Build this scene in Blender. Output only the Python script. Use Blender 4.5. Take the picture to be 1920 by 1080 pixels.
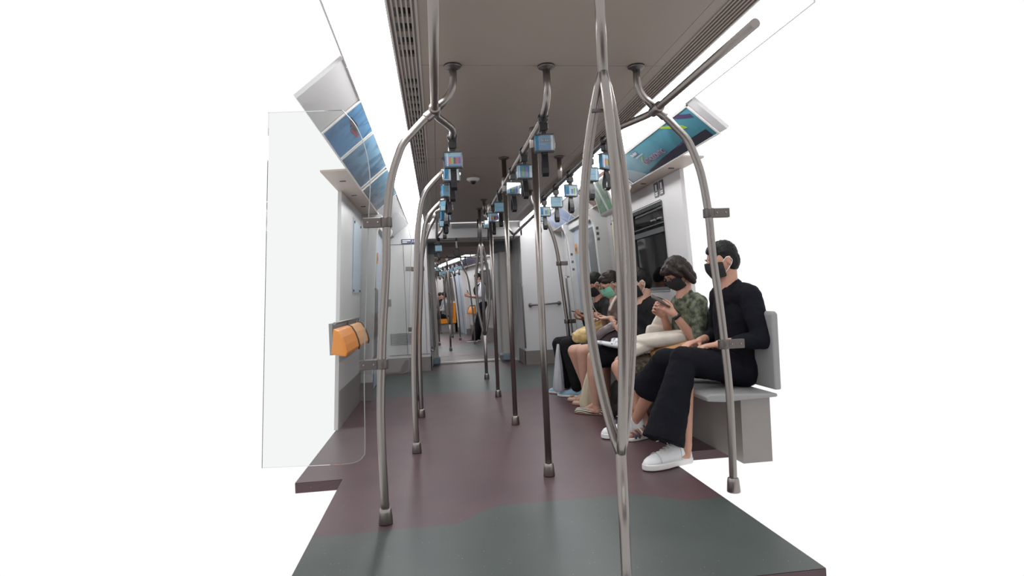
import bpy, bmesh, math, random
from mathutils import Vector, Matrix, Euler, noise
from math import pi, sin, cos, radians as R
random.seed(4)
S = bpy.context.scene
for o in list(bpy.data.objects): bpy.data.objects.remove(o)
V = Vector

# ---------------------------------------------------------------- camera, world, exposure
F = 1110.0
def make_camera():
    cam = bpy.data.cameras.new('camera'); o = bpy.data.objects.new('camera', cam); S.collection.objects.link(o)
    d = V((820.5-960, -(560.5-540), -F)).normalized()      # carriage axis seen from the camera
    z = V((-.045, 1, 0)); z.z = -(z.x*d.x+z.y*d.y)/d.z; z.normalize()
    x = d.cross(z)
    m = Matrix((x, d, z)).to_4x4(); m.translation = V((0, 0, 1.035))
    o.matrix_world = m
    cam.sensor_width = 36; cam.lens = F*36/1920; cam.clip_start = .05
    S.camera = o
make_camera()
w = bpy.data.worlds.new('world'); S.world = w; w.use_nodes = True
w.node_tree.nodes['Background'].inputs[0].default_value = (1, 1, 1, 1)
w.node_tree.nodes['Background'].inputs[1].default_value = 1.0
S.view_settings.view_transform = 'Standard'; S.view_settings.look = 'None'
S.view_settings.exposure = 0.0; S.view_settings.gamma = 1.0; S.view_settings.use_curve_mapping = False
LIGHT = 11.0

# ---------------------------------------------------------------- materials
MATS = {}
def col(h):
    if isinstance(h, str):
        c = [int(h[i:i+2], 16)/255 for i in (0, 2, 4)]
        return tuple((v/12.92 if v <= .04045 else ((v+.055)/1.055)**2.4) for v in c)+(1,)
    return tuple(h)+(1,)
def mat(name, c, rough=.5, metal=0, spec=.5, noise_s=0, noise_a=.0, c2=None, bump=0, bump_s=60, emit=0, stretch=None, sss=0, coat=0, aniso=0):
    if name in MATS: return MATS[name]
    m = bpy.data.materials.new(name); m.use_nodes = True; nt = m.node_tree; N = nt.nodes; L = nt.links
    b = N['Principled BSDF']; b.inputs['Base Color'].default_value = col(c)
    b.inputs['Roughness'].default_value = rough; b.inputs['Metallic'].default_value = metal
    b.inputs['Specular IOR Level'].default_value = spec; b.inputs['Coat Weight'].default_value = coat
    if aniso: b.inputs['Anisotropic'].default_value = aniso
    if sss:
        b.inputs['Subsurface Weight'].default_value = sss; b.inputs['Subsurface Radius'].default_value = (.012, .004, .002); b.inputs['Subsurface Scale'].default_value = 1
    tc = N.new('ShaderNodeTexCoord'); mp = N.new('ShaderNodeMapping'); L.new(tc.outputs['Object'], mp.inputs[0])
    if stretch: mp.inputs['Scale'].default_value = stretch
    if c2 is not None or noise_a:
        n = N.new('ShaderNodeTexNoise'); n.inputs['Scale'].default_value = noise_s or 20; n.inputs['Detail'].default_value = 4
        L.new(mp.outputs[0], n.inputs['Vector'])
        r = N.new('ShaderNodeValToRGB'); L.new(n.outputs['Fac'], r.inputs[0])
        a = V(col(c)[:3]); c3 = V(col(c2)[:3]) if c2 is not None else a*(1-noise_a)
        r.color_ramp.elements[0].position = .38; r.color_ramp.elements[1].position = .62
        r.color_ramp.elements[0].color = (*c3, 1); r.color_ramp.elements[1].color = (*a, 1)
        L.new(r.outputs[0], b.inputs['Base Color'])
    if bump:
        n = N.new('ShaderNodeTexNoise'); n.inputs['Scale'].default_value = bump_s; L.new(mp.outputs[0], n.inputs['Vector'])
        bp = N.new('ShaderNodeBump'); bp.inputs['Strength'].default_value = bump; bp.inputs['Distance'].default_value = .01
        L.new(n.outputs['Fac'], bp.inputs['Height']); L.new(bp.outputs[0], b.inputs['Normal'])
    if emit:
        b.inputs['Emission Color'].default_value = (1, 1, 1, 1); b.inputs['Emission Strength'].default_value = emit
    MATS[name] = m; return m
def glass_mat(name, tint=(1, 1, 1), refl=1.0, alpha=.04):
    m = bpy.data.materials.new(name); m.use_nodes = True; nt = m.node_tree; N = nt.nodes; L = nt.links
    N.remove(N['Principled BSDF']); out = N['Material Output']
    t = N.new('ShaderNodeBsdfTransparent'); t.inputs[0].default_value = (*tint, 1)
    g = N.new('ShaderNodeBsdfGlossy'); g.inputs['Roughness'].default_value = .03
    f = N.new('ShaderNodeFresnel'); f.inputs[0].default_value = 1.3
    mu = N.new('ShaderNodeMath'); mu.operation = 'MULTIPLY_ADD'; mu.inputs[1].default_value = refl; mu.inputs[2].default_value = alpha*.3
    L.new(f.outputs[0], mu.inputs[0]); mx = N.new('ShaderNodeMixShader'); L.new(mu.outputs[0], mx.inputs[0])
    L.new(t.outputs[0], mx.inputs[1]); L.new(g.outputs[0], mx.inputs[2]); L.new(mx.outputs[0], out.inputs[0])
    return m
def floor_mat(name, c, c2, speck):
    m = mat(name, c, rough=.40, spec=.42, c2=c2, noise_s=3, bump=.02, bump_s=180)
    N = m.node_tree.nodes; L = m.node_tree.links; b = N['Principled BSDF']
    src = b.inputs['Base Color'].links[0].from_socket
    tc = N.new('ShaderNodeTexCoord'); vo = N.new('ShaderNodeTexVoronoi'); vo.inputs['Scale'].default_value = 42
    L.new(tc.outputs['Object'], vo.inputs['Vector'])
    lt = N.new('ShaderNodeMath'); lt.operation = 'LESS_THAN'; lt.inputs[1].default_value = .07; L.new(vo.outputs['Distance'], lt.inputs[0])
    w1 = N.new('ShaderNodeTexWhiteNoise'); L.new(vo.outputs['Position'], w1.inputs['Vector'])
    gt = N.new('ShaderNodeMath'); gt.operation = 'GREATER_THAN'; gt.inputs[1].default_value = .7; L.new(w1.outputs['Value'], gt.inputs[0])
    mu = N.new('ShaderNodeMath'); mu.operation = 'MULTIPLY'; L.new(lt.outputs[0], mu.inputs[0]); L.new(gt.outputs[0], mu.inputs[1])
    mx = N.new('ShaderNodeMix'); mx.data_type = 'RGBA'; L.new(mu.outputs[0], mx.inputs['Factor']); L.new(src, mx.inputs['A'])
    mx.inputs['B'].default_value = col(speck); L.new(mx.outputs['Result'], b.inputs['Base Color'])
    return m
STEEL = mat('brushed_steel', '928c88', rough=.34, metal=1, bump=.06, bump_s=90, stretch=(3, 3, .15), aniso=.4)
STEELD = mat('dull_steel', '686361', rough=.42, metal=1, bump=.05, bump_s=70)
WHITE = mat('white_panel', 'c9c8c9', rough=.38, spec=.4, noise_s=1.5, noise_a=.04, bump=.01)
WHITEB = mat('white_trim', 'd2d0ce', rough=.4)
CREAM = mat('warm_ledge', 'c9bab0', rough=.45, noise_s=4, noise_a=.05)
CEIL = mat('ceiling_panel', '968a82', rough=.5, spec=.3, noise_s=1, noise_a=.05)
GREYP = mat('grey_plastic', '8b8a8b', rough=.5, noise_s=2, noise_a=.05)
GREYD = mat('dark_grey', '3c3f42', rough=.45)
KICK = mat('kick_steel', '86817e', rough=.4, metal=.25, noise_s=3, noise_a=.08)
DARK = mat('black_void', '0b0a0b', rough=.8)
BLACKP = mat('black_plastic', '17161a', rough=.35)
STRAPM = mat('black_strap', '141318', rough=.32, bump=.1, bump_s=200)
DOORB = mat('door_leaf_blue_grey', 'a9b3c2', rough=.3, noise_s=1, noise_a=.03)
PANE = mat('dark_window_glass', '07090b', rough=.04, spec=.55, coat=.3)
FRAMEG = mat('window_frame_grey', '45494c', rough=.4)
PURP = floor_mat('purple_vinyl', '523d42', '4b383d', '958889')
GREEN = floor_mat('grey_green_vinyl', '434b49', '3d4543', '9ca19e')
GLOW = mat('light_diffuser', 'f4f4f4', rough=.5, emit=LIGHT)
ORANGE = mat('orange_pad', 'e2891f', rough=.38)
ORANGEP = mat('pale_orange', 'dda066', rough=.35)
BLUEC = mat('card_sky_blue', '4f9fc4', rough=.35, noise_s=14, c2='3f86b4')
BLUEL = mat('card_light_blue', '9cc6d6', rough=.3)
CARDW = mat('card_white', 'dfe6ea', rough=.35)
CLEAR = glass_mat('clear_sleeve', (.93, .96, .98), 1.4, .3)
GLASS = glass_mat('screen_glass', (.955, .965, .96), 1.0, .05)
HAIR = mat('dark_hair', '0d0a0a', rough=.55, spec=.25, bump=.35, bump_s=120, stretch=(1, 1, .15))
HAIRB = mat('brown_hair', '1f1411', rough=.52, spec=.28, bump=.35, bump_s=120, stretch=(1, 1, .15))
def skin(n, c): return mat(n, c, rough=.48, sss=.12, noise_s=30, noise_a=.05, bump=.04, bump_s=150)
SK1 = skin('skin_tan', 'b98a76'); SK2 = skin('skin_light', 'c49a87'); SK3 = skin('skin_warm', 'a97c6a')

# ---------------------------------------------------------------- mesh helpers
class MB:
    def __init__(s): s.v = []; s.f = []; s.m = []; s.smooth = []
    def add(s, vs, fs, sm=False, mi=0):
        n = len(s.v); s.v += [V(v) for v in vs]; s.f += [tuple(i+n for i in f) for f in fs]
        s.m += [mi]*len(fs); s.smooth += [sm]*len(fs); return s
    def box(s, a, b, mi=0, M=None):
        x0, y0, z0 = a; x1, y1, z1 = b
        vs = [V(p) for p in ((x0, y0, z0), (x1, y0, z0), (x1, y1, z0), (x0, y1, z0), (x0, y0, z1), (x1, y0, z1), (x1, y1, z1), (x0, y1, z1))]
        if M: vs = [M @ v for v in vs]
        return s.add(vs, [(0, 3, 2, 1), (4, 5, 6, 7), (0, 1, 5, 4), (1, 2, 6, 5), (2, 3, 7, 6), (3, 0, 4, 7)], False, mi)
    def rbox(s, c, size, r, M=None, seg=4, mi=0):       # box with rounded profile in local x/z, extruded in y with bevelled look
        x, y, z = [d/2 for d in size]; r = min(r, x*.99, z*.99); pts = []
        for (sx, sz, a0) in ((1, 1, 0), (-1, 1, 90), (-1, -1, 180), (1, -1, 270)):
            for i in range(seg+1):
                a = R(a0+90*i/seg); pts.append((sx*(x-r)+r*cos(a), sz*(z-r)+r*sin(a)))
        n = len(pts); e = min(r*.35, y*.5); vs = []
        for (yy, k) in ((-y, e), (-y+e, 0), (y-e, 0), (y, e)):
            for (px, pz) in pts: vs.append(V((px*(1-k/x), yy, pz*(1-k/z))))
        T = M if M else Matrix.Identity(4); vs = [T @ (v)+V(c) if M is None else T @ v for v in vs]
        fs = [tuple(range(n)), tuple(range(4*n-1, 3*n-1, -1))]
        for k in range(3):
            for i in range(n): fs.append((k*n+i, (k+1)*n+i, (k+1)*n+(i+1) % n, k*n+(i+1) % n))
        return s.add(vs, fs, False, mi)
    def prism(s, pts, d, mi=0):          # closed polygon (list of 3D) extruded along vector d
        n = len(pts); a = [V(p) for p in pts]; b = [p+V(d) for p in a]
        return s.add(a+b, [tuple(range(n-1, -1, -1)), tuple(range(n, 2*n))]+[(i, (i+1) % n, n+(i+1) % n, n+i) for i in range(n)], False, mi)
    def tube(s, path, r, n=12, cap=True, flat=None, mi=0):
        P = [V(p) for p in path]; m = len(P); rr = r if isinstance(r, (list, tuple)) else [r]*m
        T = []
        for i in range(m):
            t = (P[min(i+1, m-1)]-P[max(i-1, 0)]); T.append(t.normalized() if t.length else V((0, 0, 1)))
        up = V((0, 0, 1)) if abs(T[0].z) < .9 else V((0, 1, 0))
        if flat: up = V(flat[2])
        u = (up-T[0]*up.dot(T[0])).normalized(); vs = []
        for i in range(m):
            if i: u = (u-T[i]*u.dot(T[i])).normalized()
            w_ = T[i].cross(u)
            ru, rw = (flat[0]*rr[i], flat[1]*rr[i]) if flat else (rr[i], rr[i])
            for k in range(n):
                a = 2*pi*k/n; vs.append(P[i]+u*cos(a)*ru+w_*sin(a)*rw)
        fs = [(i*n+k, i*n+(k+1) % n, (i+1)*n+(k+1) % n, (i+1)*n+k) for i in range(m-1) for k in range(n)]
        s.add(vs, fs, True, mi)
        if cap:
            q = len(s.v)-len(vs); s.f += [tuple(q+k for k in range(n-1, -1, -1)), tuple(q+(m-1)*n+k for k in range(n))]; s.m += [mi]*2; s.smooth += [False]*2
        return s
    def lathe(s, prof, c, axis=(0, 0, 1), n=24, mi=0, sm=True):   # prof: (r, h)
        ax = V(axis).normalized(); u = (V((1, 0, 0)) if abs(ax.x) < .9 else V((0, 1, 0))); u = (u-ax*u.dot(ax)).normalized(); w_ = ax.cross(u)
        vs = [V(c)+ax*h+(u*cos(2*pi*k/n)+w_*sin(2*pi*k/n))*r for (r, h) in prof for k in range(n)]
        m = len(prof); fs = [(i*n+k, i*n+(k+1) % n, (i+1)*n+(k+1) % n, (i+1)*n+k) for i in range(m-1) for k in range(n)]
        fs += [tuple(range(n-1, -1, -1)), tuple((m-1)*n+k for k in range(n))]
        return s.add(vs, fs, sm, mi)
    def ell(s, c, r, M=None, n=20, mi=0):
        vs = []; h = n//2+1
        for i in range(h+1):
            t = pi*i/h
            for k in range(n):
                a = 2*pi*k/n; v = V((r[0]*sin(t)*cos(a), r[1]*sin(t)*sin(a), r[2]*cos(t)))
                if M: v = M @ v
                vs.append(V(c)+v)
        fs = [(i*n+k, (i+1)*n+k, (i+1)*n+(k+1) % n, i*n+(k+1) % n) for i in range(h) for k in range(n)]
        return s.add(vs, fs, True, mi)
    def cap(s, a, b, ra, rb, n=14, mi=0, flat=None):     # tapered capsule
        a = V(a); b = V(b); d = b-a; L = d.length
        if L < 1e-5: return s.ell(a, (ra, ra, ra), n=n)
        ax = d/L; u = V((1, 0, 0)) if abs(ax.x) < .9 else V((0, 1, 0))
        if flat: u = V(flat[0])
        u = (u-ax*u.dot(ax)).normalized(); w_ = ax.cross(u); ku, kw = (flat[1], flat[2]) if flat else (1, 1)
        vs = []; rings = []
        for i in range(5): t = pi/2*i/4; rings.append((-ra*cos(t), ra*sin(t)+1e-4))
        for i in range(5): t = pi/2*i/4; rings.append((L+rb*sin(t), rb*cos(t)+1e-4))
        for (h, r) in rings:
            for k in range(n):
                q = 2*pi*k/n; vs.append(a+ax*h+(u*cos(q)*ku+w_*sin(q)*kw)*r)
        m = len(rings); fs = [(i*n+k, i*n+(k+1) % n, (i+1)*n+(k+1) % n, (i+1)*n+k) for i in range(m-1) for k in range(n)]
        fs += [tuple(range(n-1, -1, -1)), tuple((m-1)*n+k for k in range(n))]
        return s.add(vs, fs, True, mi)

ORG = {}          # object name -> origin in carriage coordinates
CAR = [Matrix.Identity(4)]
def link(o): S.collection.objects.link(o); return o
def thing(name, label, cat, loc=(0, 0, 0), group=None):
    o = link(bpy.data.objects.new(name, None)); o.empty_display_size = .05
    o['label'] = label; o['category'] = cat
    if group: o['group'] = group
    ORG[o.name] = V(loc); o.matrix_world = CAR[0] @ Matrix.Translation(V(loc)); return o
def build(name, mb, mats, parent=None, label=None):
    me = bpy.data.meshes.new(name)
    org = ORG[parent.name] if parent else None
    if org is None:
        xs = [v for v in mb.v]; org = V(((min(v.x for v in xs)+max(v.x for v in xs))/2, (min(v.y for v in xs)+max(v.y for v in xs))/2, min(v.z for v in xs)))
    me.from_pydata([tuple(v-org) for v in mb.v], [], mb.f)
    if not isinstance(mats, (list, tuple)): mats = [mats]
    for m in mats: me.materials.append(m)
    me.polygons.foreach_set('material_index', mb.m); me.polygons.foreach_set('use_smooth', mb.smooth)
    bm = bmesh.new(); bm.from_mesh(me); bmesh.ops.recalc_face_normals(bm, faces=bm.faces); bm.to_mesh(me); bm.free()
    o = link(bpy.data.objects.new(name, me)); ORG[o.name] = org
    if parent: o.parent = parent
    else: o.matrix_world = CAR[0] @ Matrix.Translation(org)
    if label: o['label'] = label
    return o
def single(name, mb, mats, label, cat, group=None):
    o = build(name, mb, mats); o['label'] = label; o['category'] = cat
    if group: o['group'] = group
    return o
def struct(name, mb, mats, label=None):
    o = build(name, mb, mats); o['kind'] = 'structure'
    o['label'] = label or name.replace('_', ' '); o['category'] = name.split('_')[0]; return o
def bevel(o, w_=.004, n=2):
    m = o.modifiers.new('bevel', 'BEVEL'); m.width = w_; m.segments = n; m.limit_method = 'ANGLE'; return o
def text(parent, s, size, M, m, name='lettering', align='CENTER', sx=1.0):
    cu = bpy.data.curves.new(name, 'FONT'); cu.body = s; cu.size = size; cu.align_x = align; cu.align_y = 'CENTER'; cu.extrude = .0004
    tmp = bpy.data.objects.new(name, cu); link(tmp)
    bpy.context.view_layer.update()
    me = bpy.data.meshes.new_from_object(tmp.evaluated_get(bpy.context.evaluated_depsgraph_get()))
    bpy.data.objects.remove(tmp)
    org = ORG[parent.name]
    T = Matrix.Translation(-org) @ M @ Matrix.Diagonal((sx, 1, 1, 1)); me.transform(T)
    me.materials.clear(); me.materials.append(m)
    o = link(bpy.data.objects.new(name, me)); o.parent = parent; ORG[o.name] = org; return o
def frame(o, x, y):       # matrix from origin, x dir, y dir
    x = V(x).normalized(); z = x.cross(V(y)).normalized(); y = z.cross(x)
    return Matrix(((x.x, y.x, z.x, o[0]), (x.y, y.y, z.y, o[1]), (x.z, y.z, z.z, o[2]), (0, 0, 0, 1)))
def fillet(P, r, n=6):
    P = [V(p) for p in P]; out = [P[0]]
    for i in range(1, len(P)-1):
        a, b, c = P[i-1], P[i], P[i+1]; rr = r[i-1] if isinstance(r, (list, tuple)) else r
        rr = min(rr, (a-b).length*.49, (c-b).length*.49)
        p = b+(a-b).normalized()*rr; q = b+(c-b).normalized()*rr
        for k in range(n+1): t = k/n; out.append(p*(1-t)**2+b*2*t*(1-t)+q*t*t)
    out.append(P[-1]); return out
def spline(P, n=6):       # Catmull-Rom
    P = [V(p) for p in P]; Q = [P[0]*2-P[1]]+P+[P[-1]*2-P[-2]]; out = []
    for i in range(1, len(Q)-2):
        for k in range(n):
            t = k/n; a, b, c, d = Q[i-1], Q[i], Q[i+1], Q[i+2]
            out.append(.5*((2*b)+(c-a)*t+(2*a-5*b+4*c-d)*t*t+(3*b-a-3*c+d)*t**3))
    out.append(P[-1]); return out

C = .575      # carriage axis (X) in world; local helper: o -> X
def X(s, off): return C+s*off
HC = 2.15
def wall_off(z): return 1.43-.056*z
def cove(s, Y, t, h=0):        # sloping advertisement cove, t=0 top edge, 1 bottom edge
    p = V((X(s, .965), Y, 2.135)).lerp(V((X(s, 1.166), Y, 1.966)), t)
    n = V((-s*(.169), 0, -.201)).normalized(); return p+n*h
def slab(pts4, n, th, mb=None, mi=0):
    mb = mb or MB(); return mb.prism(pts4, V(n)*th, mi)
def cove_quad(mb, s, y0, y1, t0, t1, h0, h1, mi=0):
    a = [cove(s, y0, t0, h0), cove(s, y1, t0, h0), cove(s, y1, t1, h0), cove(s, y0, t1, h0)]
    return mb.prism(a, cove(s, y0, t0, h1)-a[0], mi)

# ---------------------------------------------------------------- the carriage shell
def wall_quad(mb, s, y0, y1, z0, z1, th=.03, push=0, mi=0):
    a = [(X(s, wall_off(z0)+push), y0, z0), (X(s, wall_off(z0)+push), y1, z0), (X(s, wall_off(z1)+push), y1, z1), (X(s, wall_off(z1)+push), y0, z1)]
    return mb.prism(a, (s*th, 0, 0), mi)
def wall_pt(s, y, z, push=0): return V((X(s, wall_off(z)+push), y, z))

def floor_main():
    mb = MB()
    yb1 = lambda x: 2.745 if x < .02 else (2.745+.187*(.5-.5*cos(pi*min(1, (x-.02)/.24))) if x < .9 else 2.932-.16*min(1, ((x-.9)/.25))**1.4)
    yb2 = lambda x: 6.56+.05*sin(x*2.2-.3)-.22*math.exp(-((x-.72)/.3)**2)
    yb3 = lambda x: 8.50+.05*sin(x*2)
    xs = [-.60+i*.05 for i in range(40)]
    def strip(xs, y0, y1, mi):
        for a, b in zip(xs[:-1], xs[1:]):
            f = lambda q, x: q(x) if callable(q) else q
            mb.add([(a, f(y0, a), 0), (b, f(y0, b), 0), (b, f(y1, b), 0), (a, f(y1, a), 0)], [(0, 1, 2, 3)], False, mi)
    strip(xs, 2.0, yb1, 1); strip(xs, yb1, 3.6, 0)
    xw = [-.87+i*(2.89/58) for i in range(59)]
    strip(xw, 3.6, yb2, 0); strip(xw, yb2, yb3, 1); strip(xw, yb3, 9.42, 0)
    mb.box((-.60, 2.0, -.06), (1.35, 3.6, -.002)); mb.box((-.87, 3.6, -.06), (2.02, 9.42, -.002))
    return struct('floor', mb, [PURP, GREEN], 'speckled purple vinyl floor with grey-green door areas')
floor_main()

def ceiling(y0, joints, y1, nm='ceiling'):
    mb = MB(); J = [y0]+joints+[y1]
    for a, b in zip(J[:-1], J[1:]):
        for (p, q) in ((-.604, -.545), (-.543, .543), (.545, .604)):
            mb.box((C+p, a+.002, HC), (C+q, b-.002, HC+.02), 0)
    mb.box((C-.604, y0, HC+.02), (C+.604, y1, HC+.04), 1)
    return struct(nm, mb, [CEIL, DARK], 'taupe carriage ceiling of flat panels')
ceiling(2.1, [2.83, 4.73, 6.62], 8.75)

def vent(s, y0, y1, open0, open1, side):
    mb = MB()
    mb.box((min(X(s, .604), X(s, .722)), y0, HC+.035), (max(X(s, .604), X(s, .722)), y1, HC+.05), 1)
    for k in range(7):
        o = .609+k*.0182; w_ = .0075 if k not in (0, 6) else .010
        a, b = sorted((X(s, o-w_/2), X(s, o+w_/2))); mb.box((a, y0, HC-.004), (b, y1, HC+.014), 0)
    y = y0
    while y < y1:                                  # solid bridges between the air slots
        n = y+(.055 if open0 <= y < open1 else .4)
        near_joint = abs(y-2.83) < .12
        a, b = sorted((X(s, .63), X(s, .70)))
        mb.box((a, y, HC+.008), (b, min(n, y1), HC+.02), 0)
        y = n+((.075 if not near_joint else .0) if open0 <= y < open1 else 0)
    a, b = sorted((X(s, .609), X(s, .63))); mb.box((a, y0, HC+.008), (b, y1, HC+.02), 0)
    a, b = sorted((X(s, .70), X(s, .722))); mb.box((a, y0, HC+.008), (b, y1, HC+.02), 0)
    return mb
for s, nm in ((-1, 'left'), (1, 'right')):
    o = single('ceiling_vent', vent(s, 2.1, 8.75, 0 if s < 0 else 9, 4.9 if s < 0 else 9, nm), [mat('vent_grey', 'a39b96', rough=.45) if s < 0 else CEIL, DARK],
        ('slatted air vent with dark slots along the left light strip' if s < 0 else 'slatted air vent running along the right light strip'), 'vent', 'ceiling air vents')

def light_panel(s, y0, y1, label, group='ceiling light strips'):
    t = thing('ceiling_light', label, 'ceiling light', (X(s, .83), (y0+y1)/2, 2.14), group)
    mb = MB(); pts = []
    for k in range(7): u = k/6; pts.append((X(s, .724+.222*u), 2.148-.004*u+.010*sin(pi*u)*-1))
    poly = [(x, y0+.004, z) for x, z in pts]+[(x, y0+.004, z+.02) for x, z in reversed(pts)]
    mb.prism(poly, (0, y1-y0-.008, 0)); build('diffuser', mb, GLOW, t)
    mb = MB()
    for (o, z) in ((.7195, 2.146), (.9505, 2.143)):
        a, b = sorted((X(s, o-.004), X(s, o+.004))); mb.box((a, y0, z-.004), (b, y1, z+.02))
    build('light_frame', mb, WHITEB, t); return t
LJ = [(2.15, 2.83, 'nearest, above the left pole top'), (2.835, 4.73, 'second from the front'), (4.735, 6.62, 'third from the front'), (6.625, 8.7, 'farthest, ending at the end cabinet')]
for s, nm in ((-1, 'left'), (1, 'right')):
    for y0, y1, d in LJ: light_panel(s, y0, y1, 'glowing white ceiling light panel of the %s strip, %s' % (nm, d.replace('above the left pole top', 'at the top of the photo' if s < 0 else 'at the upper right corner')))

def cove_shell(s, y0, y1, nm):
    mb = MB(); cove_quad(mb, s, y0, y1, -.06, 1.0, 0, -.02)
    return struct(nm, mb, WHITE, 'sloping white cove panel under the light strip')
def ledge(s, y0, y1, nm):
    mb = MB(); z0, z1 = 1.966, 1.957
    mb.prism([(X(s, 1.166), y0, z0), (X(s, 1.166), y1, z0), (X(s, 1.350), y1, z1), (X(s, 1.350), y0, z1)], (0, 0, .012))
    mb.tube([cove(s, y0, 1.0, .004), cove(s, y1, 1.0, .004)], .006, 8)
    for y in [y0+.35+k*.62 for k in range(int((y1-y0-.4)/.62)+1)]:
        mb.box((X(s, 1.25)-.022, y-.006, 1.955), (X(s, 1.25)+.022, y+.006, 1.962), 1)
    return struct(nm, mb, [CREAM, GREYD], 'warm white ledge below the advertisement cove')
cove_shell(-1, 2.75, 8.7, 'trim_1'); cove_shell(1, 3.3, 8.7, 'trim_2')
ledge(-1, 4.25, 8.7, 'trim_3'); ledge(1, 4.0, 8.7, 'trim_4')

def side_wall(s, y0, y1, nm, hole=None, kick=.31, z1=1.957):
    mb = MB()
    if hole:
        a, b, c, d = hole
        wall_quad(mb, s, y0, y1, 0, c); wall_quad(mb, s, y0, y1, d, z1)
        if a > y0: wall_quad(mb, s, y0, a, c, d)
        wall_quad(mb, s, b, y1, c, d)
    else: wall_quad(mb, s, y0, y1, 0, z1)
    o = struct(nm, mb, WHITE, 'white moulded side wall')
    mb = MB(); wall_quad(mb, s, y0, y1, 0, kick, -.006, 0)
    struct('baseboard_'+nm.split('_')[1], mb, KICK, 'grey kick plate along the side wall'); return o
side_wall(-1, 5.0, 6.4, 'wall_left'); side_wall(1, 4.36, 6.4, 'wall_right', (4.77, 5.63, 1.02, 1.78))

def window(s, y0, y1, z0, z1, nm, hopper=True):
    def rr(y0, y1, z0, z1, r, push):
        P = []
        for (cy, cz, a0) in ((y1-r, z1-r, 0), (y0+r, z1-r, 90), (y0+r, z0+r, 180), (y1-r, z0+r, 270)):
            for i in range(7): a = R(a0+15*i); P.append(wall_pt(s, cy+r*cos(a), cz+r*sin(a), push))
        return P
    org = wall_pt(s, (y0+y1)/2, z0)
    mb = MB(); o1 = rr(y0-.012, y1+.012, z0-.012, z1+.012, .05, -.002); i1 = rr(y0+.03, y1-.03, z0+.03, z1-.03, .04, .012)
    i2 = [p+V((s*.02, 0, 0)) for p in i1]; n = len(o1)
    mb.add(o1+i1+i2, [(i, (i+1) % n, n+(i+1) % n, n+i) for i in range(n)]+[(n+i, n+(i+1) % n, 2*n+(i+1) % n, 2*n+i) for i in range(n)])
    f = struct(nm, mb, FRAMEG, 'dark tunnel window in a rounded grey frame')
    mb = MB(); mb.prism(rr(y0+.01, y1-.01, z0+.01, z1-.01, .04, .028), (s*.006, 0, 0)); build('pane', mb, PANE, f)
    if hopper:
        mb = MB(); zz = z0+(z1-z0)*.66
        wall_quad(mb, s, y0+.03, y1-.03, zz, zz+.045, .02, .004); wall_quad(mb, s, y0+.03, y1-.03, zz+.075, zz+.085, .02, .008)
        build('hopper_bar', mb, FRAMEG, f)
        mb = MB(); yy = (y0+y1)/2
        for q in (y0+.05, y0+.2): mb.tube([wall_pt(s, q, zz+.12, .0), wall_pt(s, q+.09, zz+.12, .0)], .008)
        build('window_catch', mb, GREYP, f)
    return f
window(1, 4.77, 5.63, 1.02, 1.78, 'window_1')

def door_portal(s, y0, y1, nm, near_face=True):
    prof = [(1.47, 0), (1.306, 0), (1.255, .84), (1.205, 1.45), (1.190, 1.66), (1.172, 1.78), (1.145, 1.86), (1.12, 1.905), (1.12, 1.95), (1.166, 1.9625), (1.47, 1.9555)]
    mb = MB()
    for a, b in ((y0, y0+.07), (y1-.07, y1)): mb.prism([(X(s, o), a, z) for o, z in prof], (0, b-a, 0))
    # jamb rims widening to the inside + header above the leaves
    mb.prism([(X(s, 1.20), y0+.07, 1.87), (X(s, 1.34), y0+.07, 1.86), (X(s, 1.34), y0+.07, 1.95), (X(s, 1.19), y0+.07, 1.955)], (0, y1-y0-.14, 0))
    o = struct('wall_'+nm, mb, WHITE, 'white arched door frame'); bevel(o, .006, 2)
    mb = MB()
    for a in (y0-.004, y1-.074): mb.prism([(X(s, 1.47), a, 0), (X(s, 1.300), a, 0), (X(s, 1.290), a, .19), (X(s, 1.47), a, .19)], (0, .078, 0))
    struct('baseboard_'+nm, mb, KICK, 'grey kick plate at the door frame foot')
def door_leafs(s, y0, y1, nm, far_label, windows=True):
    ym = (y0+y1)/2; lo = lambda z: 1.37-.065*z
    f = None
    for k, (a, b) in enumerate(((y0+.06, ym-.006), (ym+.006, y1-.06))):
        q = lambda za, zb, ya, yb, th, pu: MB().prism([(X(s, lo(za)+pu), ya, za), (X(s, lo(za)+pu), yb, za), (X(s, lo(zb)+pu), yb, zb), (X(s, lo(zb)+pu), ya, zb)], (s*th, 0, 0))
        o = build('%s' % (nm if k == 0 else nm.rsplit('_', 1)[0]+'_%d' % (int(nm.rsplit('_', 1)[1])+1)), q(.012, 1.87, a, b, .035, 0), DOORB)
        o['kind'] = 'structure'; o['label'] = 'blue-grey sliding door leaf'; o['category'] = 'door'
        if windows[k]:
            build('door_window', q(.95, 1.78, a+.12, b-.1, .004, -.004), mat('door_glass', '3a4144', rough=.12), o)
            build('window_seal', q(.93, 1.80, a+.10, b-.08, .004, -.002), GREYD, o)
        build('door_seal', q(.012, 1.87, (b-.004 if k == 0 else a-.004), (b+.008 if k == 0 else a+.006), .03, -.004), GREYD, o)
door_portal(-1, 6.37, 7.80, 'door_left'); door_portal(1, 6.37, 7.80, 'door_right')
door_leafs(-1, 6.37, 7.80, 'door_1', '', (False, False)); door_leafs(1, 6.37, 7.80, 'door_3', '', (True, False))
mb = MB(); wall_quad(mb, -1, 7.8, 8.72, 0, 1.957); struct('wall_left', mb, WHITE)
mb = MB(); wall_quad(mb, 1, 7.8, 8.72, 0, 1.957); struct('wall_right', mb, WHITE)

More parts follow.
